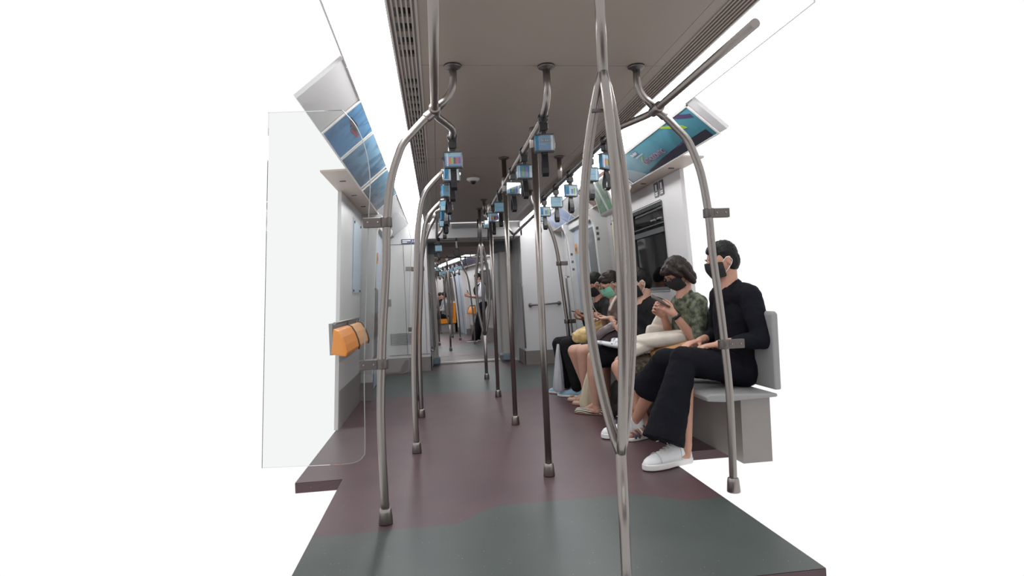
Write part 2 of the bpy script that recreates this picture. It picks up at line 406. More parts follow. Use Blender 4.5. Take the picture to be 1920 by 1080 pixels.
# the carriage goes on behind the viewer
mb = MB(); mb.box((-.87, -6.5, -.06), (2.02, .35, 0), 0); struct('floor', mb, [PURP], 'purple vinyl floor behind the viewer')
ceiling(-6.5, [-4.6, -2.7, -.8], .35)
for s in (-1, 1):
    sd = 'left' if s < 0 else 'right'
    mb = MB(); wall_quad(mb, s, -6.5, .35, 0, 1.957); struct('wall_'+sd, mb, WHITE, 'white side wall behind the viewer')
    cove_shell(s, -6.5, .35, 'trim_%d' % (11 if s < 0 else 12)); ledge(s, -6.5, .35, 'trim_%d' % (13 if s < 0 else 14))
    single('ceiling_vent', vent(s, -6.5, .35, 9, 9, ''), [GREYP, DARK], 'slatted %s ceiling vent behind the viewer' % sd, 'vent', 'ceiling air vents')
    for y0, y1, d in ((-6.5, -4.6, 'third'), (-4.6, -2.7, 'second'), (-2.7, -.8, 'first')): light_panel(s, y0, y1-.005, 'glowing ceiling light panel of the %s strip behind the viewer, %s one back' % (sd, d))
mb = MB(); mb.box((-.9, -6.55, 0), (2.05, -6.5, 2.2)); struct('wall_rear', mb, WHITE, 'white wall closing the carriage behind the viewer')

# end cabinets, gangway mouth
def end_cabinet(s, y, depth, front=-1):
    nm = 'left' if s < 0 else 'right'
    lab = 'white end cabinet with louvre vent left of the gangway' if s < 0 else 'white end cabinet with grab rail right of the gangway'
    t = thing('end_cabinet', lab, 'cabinet', (X(s, 1.05), y, 0))
    i = .70 if s < 0 else .675
    def poly(yy): return [(X(s, i+.01), yy, 0), (X(s, 1.43), yy, 0), (X(s, 1.31), yy, 2.05), (X(s, .96), yy, 2.138), (X(s, i), yy, 2.145)]
    o = build('body', MB().prism(poly(y), (0, depth, 0)), WHITE, t); bevel(o, .012, 3)
    mb = MB(); a, b = sorted((X(s, i-.002), X(s, 1.43))); mb.box((a, y-.008, 0), (b, y+.03, .205)); a, b = sorted((X(s, i-.006), X(s, i+.01))); mb.box((a, y-.008, 0), (b, y+depth, .205))
    build('kick_plate', mb, KICK, t)
    return t, i
tL, iL = end_cabinet(-1, 8.7, .62); tR, iR = end_cabinet(1, 8.7, .62)
def bx(*a): mb = MB(); mb.box(*a); return mb
yf = 8.697
# left cabinet details: seams, louvre, lock, bracket plates
mb = MB(); mb.box((-.80, yf-.004, 1.845), (-.14, yf+.002, 1.850)); mb.box((-.465, yf-.004, .25), (-.461, yf+.002, 1.845)); mb.box((-.72, yf-.004, .245), (-.14, yf+.002, .249)); mb.box((-.185, yf-.004, .25), (-.181, yf+.002, 1.845))
build('panel_seam', mb, GREYD, tL)
mb = MB()
for k in range(8): mb.box((-.69, yf-.006, .40+k*.022), (-.27, yf+.002, .403+k*.022))
mb.box((-.692, yf-.006, .395), (-.688, yf+.002, .56)); mb.box((-.27, yf-.006, .395), (-.266, yf+.002, .56))
build('louvre', mb, GREYD, tL)
build('lock_plate', bx((-.722, yf-.01, .955), (-.665, yf+.002, 1.06)), KICK, tL, 'small steel lock plate')
build('lock_plate', bx((-.44, yf-.012, 1.47), (-.34, yf+.002, 1.52)), KICK, tL)
# number plate
t = thing('number_plate', 'dark blue carriage number plate reading 180 on the left cabinet', 'sign', (-.36, yf, 1.89))
build('plate', bx((-.485, yf-.008, 1.855), (-.235, yf, 1.92)), mat('navy_sign', '1b2752', rough=.4), t)
SW = mat('sign_white', 'e8eaec', rough=.5)
text(t, '180', .056, frame((-.295, yf-.009, 1.888), (1, 0, 0), (0, 0, 1)), SW)
build('white_line', bx((-.470, yf-.0095, 1.892), (-.355, yf-.008, 1.904)), SW, t); build('white_line', bx((-.470, yf-.0095, 1.870), (-.400, yf-.008, 1.881)), SW, t); build('white_line', bx((-.385, yf-.0095, 1.873), (-.370, yf-.008, 1.878)), SW, t)
# right cabinet details
build('panel_seam', bx((1.94, yf-.004, .25), (1.944, yf+.002, 1.75)), GREYD, tR)
t = thing('grab_rail', 'horizontal steel grab rail across the right end cabinet', 'grab rail', (1.36, 8.70, .885))
mb = MB(); mb.tube([(1.36, 8.64, .882), (1.80, 8.64, .892)], .014, 14); build('rail', mb, STEEL, t)
for x, z in ((1.362, .882), (1.798, .892)): build('wall_flange', MB().lathe([(.03, 0), (.03, .012), (.014, .02), (.014, .062)], (x, 8.70, z), (0, -1, 0)), STEEL, t)
def grab_bar(p, q, out, label, lp=True):
    t = thing('grab_bar', label, 'grab bar', tuple((V(p)+V(q))/2)); p = V(p); q = V(q); o = V(out)
    build('bar', MB().tube(fillet([p, p+o, q+o, q], .03), .0125, 12), STEEL, t); return t
g = grab_bar((1.245, 8.72, 1.19), (1.262, 8.72, .26), (-.005, -.07, 0), 'tall steel grab bar on the corner of the right end cabinet')
g = grab_bar((1.745, 7.72, 1.25), (1.80, 7.72, .50), (-.05, -.04, 0), 'vertical steel grab bar at the right door frame')
g = grab_bar((-.645, 6.40, 1.17), (-.69, 6.40, .45), (.02, -.06, 0), 'vertical steel grab bar at the left door frame')
g = grab_bar((-.15, 8.76, 1.13), (-.13, 8.76, .28), (.05, -.0, 0), 'steel grab bar on the left cabinet edge, nearer of two')
g = grab_bar((-.15, 9.08, 1.13), (-.13, 9.08, .30), (.06, 0, 0), 'steel grab bar beside the gangway, behind the cabinet one')

# header over the gangway
mb = MB(); mb.prism([(C-.72, 8.70, 1.915), (C-.72, 8.70, 2.04), (C-.72, 8.74, 2.06), (C-.72, 8.80, 2.15), (C-.72, 9.6, 2.15), (C-.72, 9.6, 1.93), (C-.72, 8.78, 1.90)], (1.44, 0, 0))
h = struct('wall_header', mb, WHITE, 'white header beam above the gangway'); bevel(h, .01, 2)
mb = MB()
for k in range(4): mb.box((.25, 8.737+.0133*k, 2.062+.021*k), (1.0, 8.76+.0133*k, 2.070+.021*k))
single('header_grille', mb, GREYP, 'dark slotted air grille at the far end of the ceiling', 'grille')
# gangway sides
GW = mat('gangway_grey', 'aba9a5', rough=.45, noise_s=2, noise_a=.04)
def gang_side(s, pts, nm):       # pts (off, y) polyline in plan
    mb = MB()
    for (a, b) in zip(pts[:-1], pts[1:]):
        mb.prism([(X(s, a[0]), a[1], 0), (X(s, b[0]), b[1], 0), (X(s, b[0]), b[1], 2.1), (X(s, a[0]), a[1], 2.1)], (s*.03, 0, 0))
    return struct(nm, mb, WHITE, 'white gangway side panel')
gang_side(-1, [(.70, 9.30), (.62, 9.55)], 'wall_gangway'); gang_side(1, [(.675, 9.28), (.60, 9.60)], 'wall_gangway')
def column(x0, x1, y0, y1, label):
    t = thing('gangway_column', label, 'column', ((x0+x1)/2, (y0+y1)/2, 0))
    mb = MB(); M = Matrix.Translation(((x0+x1)/2, (y0+y1)/2, 1.0)) @ Matrix.Rotation(pi/2, 4, 'X')
    mb.rbox((0, 0, 0), (x1-x0, 1.98, y1-y0), .05, M=M, seg=6); build('column_cover', mb, GW, t)
    mb = MB(); M = Matrix.Translation(((x0+x1)/2, (y0+y1)/2, .06)) @ Matrix.Rotation(pi/2, 4, 'X')
    mb.rbox((0, 0, 0), (x1-x0+.05, .12, y1-y0+.05), .07, M=M, seg=6); build('foot', mb, mat('rubber_foot_grey', '6e7c84', rough=.5), t)
    build('top_box', bx((x0-.04, y0-.03, 1.74), (x1+.05, y1, 1.90)), mat('slate_box', '5d656b', rough=.5), t)
column(-.13, -.02, 9.36, 9.62, 'grey rounded gangway column on the left of the passage')
column(.985, 1.13, 9.36, 9.62, 'grey rounded gangway column on the right of the passage')
mb = MB(); mb.prism([(-.06, 9.36, .0), (-.06, 9.40, .022), (-.06, 9.66, .022), (-.06, 9.70, 0)], (1.22, 0, 0)); mb.box((-.06, 9.43, .022), (1.16, 9.46, .026)); mb.box((-.06, 9.55, .022), (1.16, 9.58, .026))
single('threshold_plate', mb, mat('threshold_metal', 'b9b4b0', rough=.35, metal=.7, noise_s=40, noise_a=.2), 'ribbed metal threshold plate across the gangway floor', 'threshold')

# ---------------------------------------------------------------- poles, rails
PR = .019
def flange(t, p, z=HC, r=.042):
    return build('ceiling_flange', MB().lathe([(PR+.002, -.022), (PR+.006, -.018), (r*.92, -.012), (r, -.009), (r, -.001)], (p[0], p[1], z), n=28), STEELD, t)
def ferrule(t, p):
    return build('floor_cap', MB().lathe([(.032, 0), (.033, .004), (.029, .055), (.0265, .068), (.021, .071)], (p[0], p[1], .001), n=28), STEEL, t)
def clamp(t, p, ax=(0, 1, 0), L=.07, r=.026):
    a = V(ax).normalized(); return build('rail_clamp', MB().lathe([(r*.9, -L/2), (r, -L/2+.006), (r, L/2-.006), (r*.9, L/2)], p, ax, n=20), STEEL, t)
def straight_pole(x, y, label, top=1.94, fl=False, lean=0):
    t = thing('grab_pole', label, 'grab pole', (x, y, 0), 'straight floor to rail poles')
    z = HC if fl else top
    build('pole', MB().tube([(x, y, .002), (x+lean, y, z-.003)], PR, 20), STEEL, t); ferrule(t, (x, y))
    if fl: flange(t, (x, y))
    clamp(t, (x+lean, y, 1.932), (0, 0, 1), .12)
    return t
straight_pole(.587, 3.34, 'straight steel pole in the centre aisle, nearest of the centre row')
straight_pole(.578, 4.73, 'straight steel pole in the centre aisle, second of the row, reaching a ceiling flange', fl=True)
straight_pole(.577, 6.09, 'straight steel pole in the centre aisle, third of the row')

RZ = 1.934
def overhead_rail(name_label, pts, stubs):
    t = thing('overhead_rail', name_label, 'handrail', (pts[0][0], (pts[0][1]+pts[-1][1])/2, RZ), 'overhead strap rails')
    build('rail', MB().tube(fillet(pts, .06), PR*.95, 18), STEEL, t)
    for st in stubs:
        build('ceiling_stub', MB().tube(fillet(st, .12, 8), PR*.95, 18), STEEL, t); flange(t, st[0])
    return t
overhead_rail('centre overhead rail carrying six straps above the aisle', [(C, 2.98, RZ), (C, 6.60, RZ)],
    [[(C, 2.83, HC), (C, 2.83, 1.985), (C, 3.02, 1.925)], [(C, 6.76, HC), (C, 6.76, 1.985), (C, 6.56, 1.93)]])
def side_rail(s, ynear, label):
    o1, o2 = .550, .456
    t = overhead_rail(label, [(X(s, o1), ynear, RZ), (X(s, o1), 2.90, RZ), (X(s, o2), 3.14, RZ), (X(s, o2), 5.90, RZ), (X(s, o1), 6.14, RZ), (X(s, o1), 8.42, RZ-.03), ],
        [[(X(s, o2), 2.83, HC), (X(s, o2), 2.83, 2.03), (X(s, o1-.01), 2.83, RZ+.005)], [(X(s, o2), 4.72, HC), (X(s, o2), 4.72, RZ)],
         [(X(s, o2), 6.25, HC), (X(s, o2), 6.25, 2.03), (X(s, o1-.01), 6.25, RZ+.005)], [(X(s, o2), 8.42, HC), (X(s, o2), 8.42, 2.03), (X(s, o1-.01), 8.42, RZ-.02)]])
    for y in (2.83, 6.25): clamp(t, (X(s, o1), y, RZ), (0, 1, 0), .10, .027)
    return t
side_rail(-1, 1.6, 'left overhead rail with a hanging row of straps, running from the front towards the gangway')
side_rail(1, 1.9, 'right overhead rail with hanging straps above the seated passengers')
ARCH_A = [(.55, RZ), (.603, 1.886), (.655, 1.832), (.702, 1.780), (.729, 1.724), (.769, 1.600), (.797, 1.403), (.808, 1.197), (.832, .948), (.848, .737), (.862, .452), (.858, .0)]
ARCH_B = [(.456, RZ), (.507, 1.897), (.598, 1.806), (.640, 1.740), (.664, 1.661), (.692, 1.48), (.708, 1.261), (.728, .98), (.747, .718), (.757, .40), (.758, .0)]
ARCH_C = [(.55, RZ), (.581, 1.753+.10), (.62, 1.79), (.670, 1.665), (.705, 1.52), (.725, 1.366), (.755, 1.05), (.783, .743), (.795, .45), (.797, .0)]
def arch_pole(s, y, prof, label, brackets=None, junction=True):
    b = prof[-1]; t = thing('curved_pole', label, 'grab pole', (X(s, b[0]), y, 0), 'curved poles joining the side rails')
    build('pole', MB().tube(spline([(X(s, o), y, max(z, .002)) for o, z in prof], 5), PR, 20), STEEL, t); ferrule(t, (X(s, b[0]), y))
    a = V((X(s, prof[0][0]), y, prof[0][1])); c = V((X(s, prof[1][0]), y, prof[1][1]))
    clamp(t, tuple(a.lerp(c, .35)), tuple(c-a), .07, .0235)
    for (o, z, L) in (brackets or []):
        mb = MB(); aa, bb = sorted((X(s, o-.028), X(s, o+L))); mb.box((aa, y-.012, z-.023), (bb, y+.012, z+.023)); mb.lathe([(.027, -.023), (.027, .023)], (X(s, o), y, z), n=20)
        k = build('screen_bracket', mb, STEELD, t); bevel(k, .003, 2)
        for q in (.35, .8): build('screw', MB().lathe([(.005, 0), (.004, .003)], (X(s, o+L*q), y-.012, z), (0, -1, 0), n=10), STEEL, k)
    return t
arch_pole(-1, 2.83, ARCH_A, 'curved steel pole at the left front, clamped to the glass screen', [(.800, 1.405, .105), (.845, .742, .105)])
arch_pole(1, 2.83, ARCH_A, 'curved steel pole at the right front edge, its top joint in the upper right corner', [(.800, 1.405, .105), (.845, .742, .105)])
arch_pole(-1, 4.08, ARCH_B, 'curved steel pole on the left, second from the front')
arch_pole(-1, 5.30, ARCH_B, 'curved steel pole on the left, third from the front')
arch_pole(-1, 6.20, ARCH_C, 'curved steel pole on the left, last before the door', [(.725, 1.355, .105), (.783, .735, .105)])
arch_pole(1, 6.20, ARCH_C, 'curved steel pole with two screen brackets beside the right door', [(.725, 1.355, .095), (.783, .735, .095)])
def loop_pole(x, y, r, bow, zt, zb, label, rot=0, top=HC):
    t = thing('split_pole', label, 'grab pole', (x, y, 0), 'poles splitting into three bars')
    build('lower_pole', MB().tube([(x, y, .002), (x, y, zb+.03)], r*1.05, 24), STEEL, t); ferrule(t, (x, y))
    build('upper_pole', MB().tube([(x, y, zt-.03), (x, y, top-.002)], r*1.05, 24), STEEL, t); flange(t, (x, y), top)
    for k, a in enumerate((180+rot, 60+rot, -60+rot)):
        d = V((cos(R(a)), sin(R(a)), 0)); P = []
        for i in range(25):
            u = i/24; b = bow*(sin(pi*u)**.80) if 0 < u < 1 else 0
            P.append(V((x, y, zt+(zb-zt)*u))+d*b)
        build('bowed_bar', MB().tube(P, r*.98, 16), STEEL, t)
    mb = MB(); zc = zt-.13
    mb.tube([(x-.045, y, zc), (x+.03, y, zc)], .006, 8); build('cross_piece', mb, STEELD, t)
    return t
loop_pole(.572, 1.885, .0165, .094, 1.76, .50, 'large steel pole in the foreground splitting into three bowed bars', rot=-30)
loop_pole(.570, 7.44, .019, .095, 1.72, .55, 'distant steel pole with three bowed bars just before the gangway', rot=-34)
t = thing('cross_rail', 'horizontal steel rail across the gangway mouth', 'handrail', (C, 8.46, 1.87))
build('rail', MB().tube(fillet([(X(-1, .55), 8.40, RZ-.03), (X(-1, .55), 8.46, 1.88), (X(-1, .50), 8.46, 1.878), (X(1, .50), 8.46, 1.862), (X(1, .55), 8.46, 1.862), (X(1, .55), 8.40, RZ-.03)], .03), .016, 14), STEEL, t)
build('ceiling_stub', MB().tube([(.62, 8.46, 1.87), (.62, 8.46, HC-.002)], .014, 14), STEEL, t)

# glass screens
def glass_screen(s, y, pts, label):
    t = thing('glass_screen', label, 'glass screen', (X(s, 1.1), y, .3), 'glass draught screens')
    top = [V((X(s, wall_off(z)-.01), y-.005, z)) for z in (.30, 1.0, 1.93)]
    poly = [top[0]]+[V((X(s, o), y-.005, z)) for o, z in pts]+[top[2], top[1]]
    build('pane', MB().prism(poly, (0, .010, 0)), GLASS, t)
    e = MB().tube([V((X(s, o), y, z)) for o, z in pts], .0022, 6); build('glass_edge', e, mat('glass_edge', 'aeb2b0', rough=.2), t)
GP = spline([(1.05, .288), (.985, .293), (.950, .318), (.940, .37), (.930, .70), (.905, 1.1), (.880, 1.43), (.866, 1.60), (.878, 1.74), (.918, 1.86), (.98, 1.94)], 4)
glass_screen(-1, 2.84, GP, 'clear glass draught screen with rounded corners at the left front')
glass_screen(-1, 6.21, [(o-.045, z) for o, z in GP], 'clear glass draught screen before the left door')
glass_screen(1, 6.21, [(o-.045, z) for o, z in GP], 'clear glass draught screen between the last passenger and the right door')

# ---------------------------------------------------------------- hanging straps
def strap_proto():
    t = thing('hanging_strap', '', 'hanging strap', (0, 0, RZ), 'straps with advertising card holders')
    mb = MB(); mb.lathe([(.0255, -.017), (.028, -.013), (.028, .013), (.0255, .017)], (0, 0, RZ), (0, 1, 0), n=20)
    mb.rbox((0, 0, RZ-.045), (.046, .034, .042), .008); mb.rbox((0, 0, RZ-.072), (.026, .02, .02), .004); build('clamp', mb, BLACKP, t)
    zc = 1.806
    mb = MB()
    
    pr = [(-.053, -.040), (-.055, 0), (-.051, .040), (.051, .040), (.055, 0), (.053, -.040)]
    mb.prism([(x, -.017, zc+z) for x, z in pr], (0, .034, 0)); h = build('card_holder', mb, CLEAR, t)
    mb = MB(); mb.rbox((0, 0, zc+.043), (.104, .036, .005), .002); mb.rbox((0, 0, zc-.043), (.100, .036, .007), .002)
    build('holder_rim', mb, GREYD, h)
    build('card', bx((-.046, -.014, zc-.038), (.046, .014, zc+.038)), BLUEC, t)
    mb = MB(); P = [V((0, 0, zc-.045))]
    loop = [(0, -.008), (.006, -.03), (.014, -.06), (.020, -.09), (.018, -.115), (0, -.128), (-.018, -.115), (-.020, -.09), (-.014, -.06), (-.006, -.03), (0, -.008)]
    n = len(loop)-1; vs = []
    for i in range(n):
        p = V((loop[i][0], loop[i][1])); a = V((loop[i-1][0], loop[i-1][1])) if i else V((loop[n-1][0], loop[n-1][1])); b = V((loop[i+1][0], loop[i+1][1]))
        d = (b-a).normalized(); nn = V((-d.y, d.x))*.0028; wx = .0165
        for (q, x) in ((p+nn, -wx), (p+nn, wx), (p-nn, wx), (p-nn, -wx)): vs.append((x, q.x, zc-.040+q.y))
    mb.add(vs, [(i*4+k, i*4+(k+1) % 4, ((i+1) % n)*4+(k+1) % 4, ((i+1) % n)*4+k) for i in range(n) for k in range(4)])
    mb.box((-.012, -.004, zc-.056), (.012, .004, zc-.040)); build('strap_loop', mb, STRAPM, t)
    return t
SP = strap_proto()
def copy_tree(o, parent=None):
    c = o.copy(); link(c); c.parent = parent; ORG[c.name] = ORG[o.name]
    for ch in o.children: copy_tree(ch, c)
    return c
def put_strap(x, y, label, style=0, rot=0, z=0, first=[True]):
    o = copy_tree(SP)
    o.matrix_world = CAR[0] @ Matrix.Translation((x, y, RZ+z)) @ Matrix.Rotation(R(rot), 4, 'Z')
    o['label'] = label
    card = [c for c in o.children if c.name.startswith('card') and 'holder' not in c.name][0]
    zc = 1.806; yF = -.0146; m = []
    def q(n, a, b, mt, yy=yF): build(n, bx((a[0], yy, zc+a[1]), (b[0], yy+.001, zc+b[1])), mt, o)
    if style == 0:      # blue card with brand lettering
        q('logo_ground', (-.020, .004), (.032, .020), mat('logo_dark', '35506b', rough=.4)); text(o, 'Dr.RAY', .015, frame((.006, yF-.0005, zc+.012), (1, 0, 0), (0, 0, 1)), SW); q('card_line', (-.03, -.008), (.012, -.006), BLUEL)
        q('white_edge', (.033, -.037), (.045, .037), CARDW)
    elif style == 1:    # toothbrush colour bars
        q('card_top', (-.045, .018), (.045, .037), BLUEL); q('card_panel', (-.045, -.030), (.045, .018), mat('card_violet', '8c9cc8', rough=.3), yF+.0004)
        for k, c in enumerate(('e0603c', '9cc23a', '2b2b2e', 'd0355c', '7a4aa0')):
            q('colour_bar', (-.024+k*.0135, -.024), (-.0115+k*.0135, .012), mat('bar_'+c, c, rough=.4))
        q('white_edge', (-.036, -.037), (-.026, .037), CARDW, yF-.0004)
    elif style == 2:
        q('white_edge', (-.043, -.037), (-.033, .037), CARDW); q('white_edge', (.028, -.037), (.044, .037), CARDW)
        q('stripe', (-.018, -.028), (-.008, .026), mat('bar_9cc23a', '9cc23a')); q('stripe', (.006, -.028), (.014, .026), mat('bar_pink', 'b78fb8'))
    elif style == 3:
        q('card_face', (-.045, -.037), (.045, .037), BLUEL, yF+.0004); q('card_line', (-.03, -.002), (.03, .0005), BLUEC)
        q('white_edge', (.034, -.037), (.044, .037), CARDW)
    elif style == 4:
        q('card_face', (-.045, -.037), (.045, .037), CARDW, yF+.0004); q('card_panel', (-.044, -.03), (-.018, .034), BLUEC); q('stripe', (.0, -.026), (.016, .012), mat('bar_blue', '6f9fd8')); q('stripe', (.02, -.026), (.032, .018), mat('bar_9cc23a', '9cc23a'))
    return o
for k, (x, y, lab, st, rt) in enumerate([
    (C, 2.975, 'centre rail strap with a blue lettered card, nearest and largest of the centre row', 0, -4),
    (C, 3.66, 'centre rail strap with green and pink striped card, second from the front', 2, 6),
    (C, 4.22, 'centre rail strap with blue card and white edges, third from the front', 2, 12),
    (C, 5.11, 'centre rail strap with plain light blue card, fourth from the front', 3, 0),
    (C, 5.75, 'centre rail strap with small colour bar card, fifth from the front', 1, 4),
    (C, 6.28, 'centre rail strap with pale blue card, farthest of the centre row', 3, 8),
    (X(-1, .456), 3.31, 'left rail strap with bright colour bar card, nearest of the left row', 1, -3),
    (X(-1, .456), 3.70, 'left rail strap directly behind the colour bar card, second of the left row', 4, 3),
    (X(-1, .468), 4.27, 'left rail strap with turned light blue card, third of the left row', 3, 30),
    (X(-1, .47), 4.93, 'left rail strap with pale blue card, fourth of the left row', 3, -20),
    (X(-1, .47), 5.55, 'left rail strap with small blue card, fifth of the left row', 0, 25),
    (X(-1, .475), 6.02, 'left rail strap, lowest and farthest in the hanging left row', 3, -10),
    (1.03, 3.42, 'right rail strap with red and blue card half hidden behind the foreground pole', 1, 32),
    (1.03, 3.78, 'right rail strap with bright blue card seen between the bowed bars', 3, 12),
    (1.03, 4.37, 'right rail strap with white and green card left of the foreground pole', 4, 14),
    (1.03, 4.90, 'right rail strap with plain blue card, its loop seen edge-on', 3, 4),
    (1.03, 5.45, 'right rail strap with pale striped card beside the near centre pole', 4, 6),
    (1.03, 5.80, 'right rail strap with narrow blue card half hidden behind the near centre pole', 3, 40),
    (.045, 8.46, 'strap with bright blue card hanging from the gangway cross rail', 3, 0)]):
    put_strap(x, y, lab, st, rt, z=-.055 if k == 18 else 0)
# plain ring straps over the gangway
def ring_strap(x, y, z, label):
    t = thing('ring_strap', label, 'hanging strap', (x, y, z), 'plain ring straps over the gangway')
    build('clamp', MB().lathe([(.022, -.012), (.022, .012)], (x, y, z), (1, 0, 0), n=14), BLACKP, t)
    build('strap', bx((x-.012, y-.004, z-.13), (x+.012, y+.004, z-.02)), GREYP, t)
    build('ring', MB().tube([(x+.045*sin(a), y, z-.185+.055*cos(a)) for a in [2*pi*i/20 for i in range(21)]], .006, 8, cap=False), BLACKP, t)
ring_strap(.30, 8.46, 1.87, 'grey ring strap hanging from the middle of the gangway cross rail')

# camera dome
t = thing('security_camera', 'white dome security camera on the ceiling', 'camera', (.376, 5.5, HC))
build('housing', MB().lathe([(.058, -.002), (.062, -.012), (.055, -.026), (.040, -.034)], (.376, 5.5, HC), n=28), WHITEB, t)
build('dome', MB().ell((.376, 5.5, HC-.034), (.030, .030, .030)), mat('smoked_dome', '1c1617', rough=.08), t)

# ---------------------------------------------------------------- advertisements in the coves
def plane_of(s, Y, t, h=0):       # frame on the cove: x runs left-to-right for the reader, y towards the top edge
    xd = V((0, -s, 0)); yd = (cove(s, 0, 0)-cove(s, 0, 1)).normalized()
    return frame(cove(s, Y, t, h), xd, yd)
def art_mat(name, c_top, c_bot, c_n, scale=3, amt=.5, seed=0):
    m = bpy.data.materials.new(name); m.use_nodes = True; N = m.node_tree.nodes; L = m.node_tree.links; b = N['Principled BSDF']
    b.inputs['Roughness'].default_value = .22; b.inputs['Specular IOR Level'].default_value = .4
    tc = N.new('ShaderNodeTexCoord'); mp = N.new('ShaderNodeMapping'); mp.inputs['Location'].default_value = (seed*3.1, seed, 0); L.new(tc.outputs['Object'], mp.inputs[0])
    sx = N.new('ShaderNodeSeparateXYZ'); L.new(tc.outputs['Generated'], sx.inputs[0])
    n = N.new('ShaderNodeTexNoise'); n.inputs['Scale'].default_value = scale; n.inputs['Detail'].default_value = 5; n.inputs['Distortion'].default_value = 1.2; L.new(mp.outputs[0], n.inputs['Vector'])
    m1 = N.new('ShaderNodeMix'); m1.data_type = 'RGBA'; L.new(sx.outputs['Z'], m1.inputs['Factor']); m1.inputs['A'].default_value = col(c_bot); m1.inputs['B'].default_value = col(c_top)
    r = N.new('ShaderNodeMapRange'); r.inputs['From Min'].default_value = .45; r.inputs['From Max'].default_value = .6; r.inputs['To Max'].default_value = amt; L.new(n.outputs['Fac'], r.inputs['Value'])
    m2 = N.new('ShaderNodeMix'); m2.data_type = 'RGBA'; L.new(r.outputs[0], m2.inputs['Factor']); L.new(m1.outputs['Result'], m2.inputs['A']); m2.inputs['B'].default_value = col(c_n)
    L.new(m2.outputs['Result'], b.inputs['Base Color']); return m
def poster(s, y0, y1, art, label, t0=-.02, t1=.97):
    t = thing('advertising_poster', label, 'poster', tuple(cove(s, (y0+y1)/2, .5)), 'advertising posters in the ceiling coves')
    build('poster_print', cove_quad(MB(), s, y0+.012, y1-.012, t0+.04, t1, .004, .007), art, t)
    mb = MB()
    for a, b, c, d in ((y0, y1, t0-.03, t0+.04), (y0, y0+.014, t0, t1), (y1-.014, y1, t0, t1), (y0, y1, t1, t1+.035)): cove_quad(mb, s, a, b, c, d, .002, .012)
    build('poster_frame', mb, WHITEB, t); return t
def patch(t, s, Yc, tc, pts, m, name, h=.008):      # flat shape on a poster; pts in metres (x reader right, y up)
    M = plane_of(s, Yc, tc, h); return build(name, MB().prism([M @ V((x, y, 0)) for x, y in pts], tuple((M.to_3x3() @ V((0, 0, 1)))*.0015)), m, t)
TEAL = art_mat('teal_print', '5590a2', '3c6f7e', '32606f', 2.2, .5)
P1 = poster(1, 3.38, 4.98, TEAL, 'teal toothbrush poster with ORTHODONTIC lettering at the upper right')
dk = mat('print_dark', '2c2a38', rough=.3); pl = mat('print_grey', '7e8a92', rough=.3); yg = mat('print_lime', '8fb040', rough=.35); pu = mat('print_plum', '4e3c62', rough=.35)
patch(P1, 1, 4.25, .84, [(-.32, -.045), (-.25, -.01), (-.1, .0), (.05, .018), (.3, .03), (.8, .03), (.8, -.03), (-.32, -.045)][:7], dk, 'dark_shape')
patch(P1, 1, 4.74, .68, [(-.20, -.07), (-.20, .03), (-.14, .055), (-.06, .045), (.02, .01), (.10, -.05), (.13, -.07)], pl, 'grey_shape')
text(P1, 'ORTHODONTIC', .064, plane_of(1, 4.26, .60, .0105), mat('print_rose', 'a08a9c', rough=.35), sx=.85)
text(P1, 'ORTHODONTIC', .064, plane_of(1, 4.255, .615, .0085), pu, sx=.87)
patch(P1, 1, 4.46, .20, [(-.06, -.020), (.06, -.020), (.06, .020), (-.06, .020)], mat('logo_dark', '35506b', rough=.4), 'logo_ground')
text(P1, 'Dr.RAY', .036, plane_of(1, 4.46, .20, .0105), SW)
patch(P1, 1, 4.43, .33, [(-.07, -.008), (.09, -.004), (.09, .004), (-.07, .006)], mat('print_pale', '8fb0b8'), 'pale_line')
patch(P1, 1, 4.42, .44, [(-.05, -.02), (-.03, -.02), (.03, .012), (.05, .02), (.02, .016)], yg, 'swoosh')
patch(P1, 1, 3.72, .25, [(-.12, .055), (-.085, .06), (.12, -.02), (.14, -.05), (.10, -.045)], yg, 'green_brush', .009)
patch(P1, 1, 3.55, .2, [(-.07, .05), (-.02, .055), (.12, .0), (.12, -.03), (-.02, .02)], pu, 'plum_brush', .009)
for k in range(9): patch(P1, 1, 4.14-.045*k, .80-.012*k, [(-.016, -.008), (.016, -.008), (.014, .010), (-.014, .008)], pu, 'small_print')
poster(1, 5.02, 6.30, art_mat('brown_print', 'a98c80', '8a7068', '6d5650', 4, .6, 2), 'brownish poster above the tilted screen on the right')
poster(1, 7.16, 8.34, art_mat('sky_print', 'a9bce0', '7f9fd4', 'dfe6f4', 1.6, .7, 4), 'pale sky blue poster above the right door', .12, .97)
L1 = poster(-1, 3.30, 3.91, art_mat('blue_print', '5d93bd', '4a7aa6', '39577c', 5, .6, 5), 'blue poster with dark brushes at the left edge', -.14)
for k in range(4):
    patch(L1, -1, 3.52+.055*k, .28+.03*k, [(-.10, -.012), (-.10, .004), (.09, .018), (.10, .002)], (dk, mat('print_brown', '5b4038'), dk, mat('print_red', '8c2d38'))[k], 'brush_shape')
poster(-1, 3.93, 4.93, art_mat('blue_print_2', '7fb0cf', '3b5f80', '2b4763', 3.2, .6, 7), 'blue rocky seascape poster behind the glass screen on the left', -.14)
poster(-1, 5.02, 6.20, art_mat('blue_print_3', '4e9cc2', '27384a', '8a93a0', 4, .5, 9), 'dark teal poster beyond the curved pole on the left', -.14)

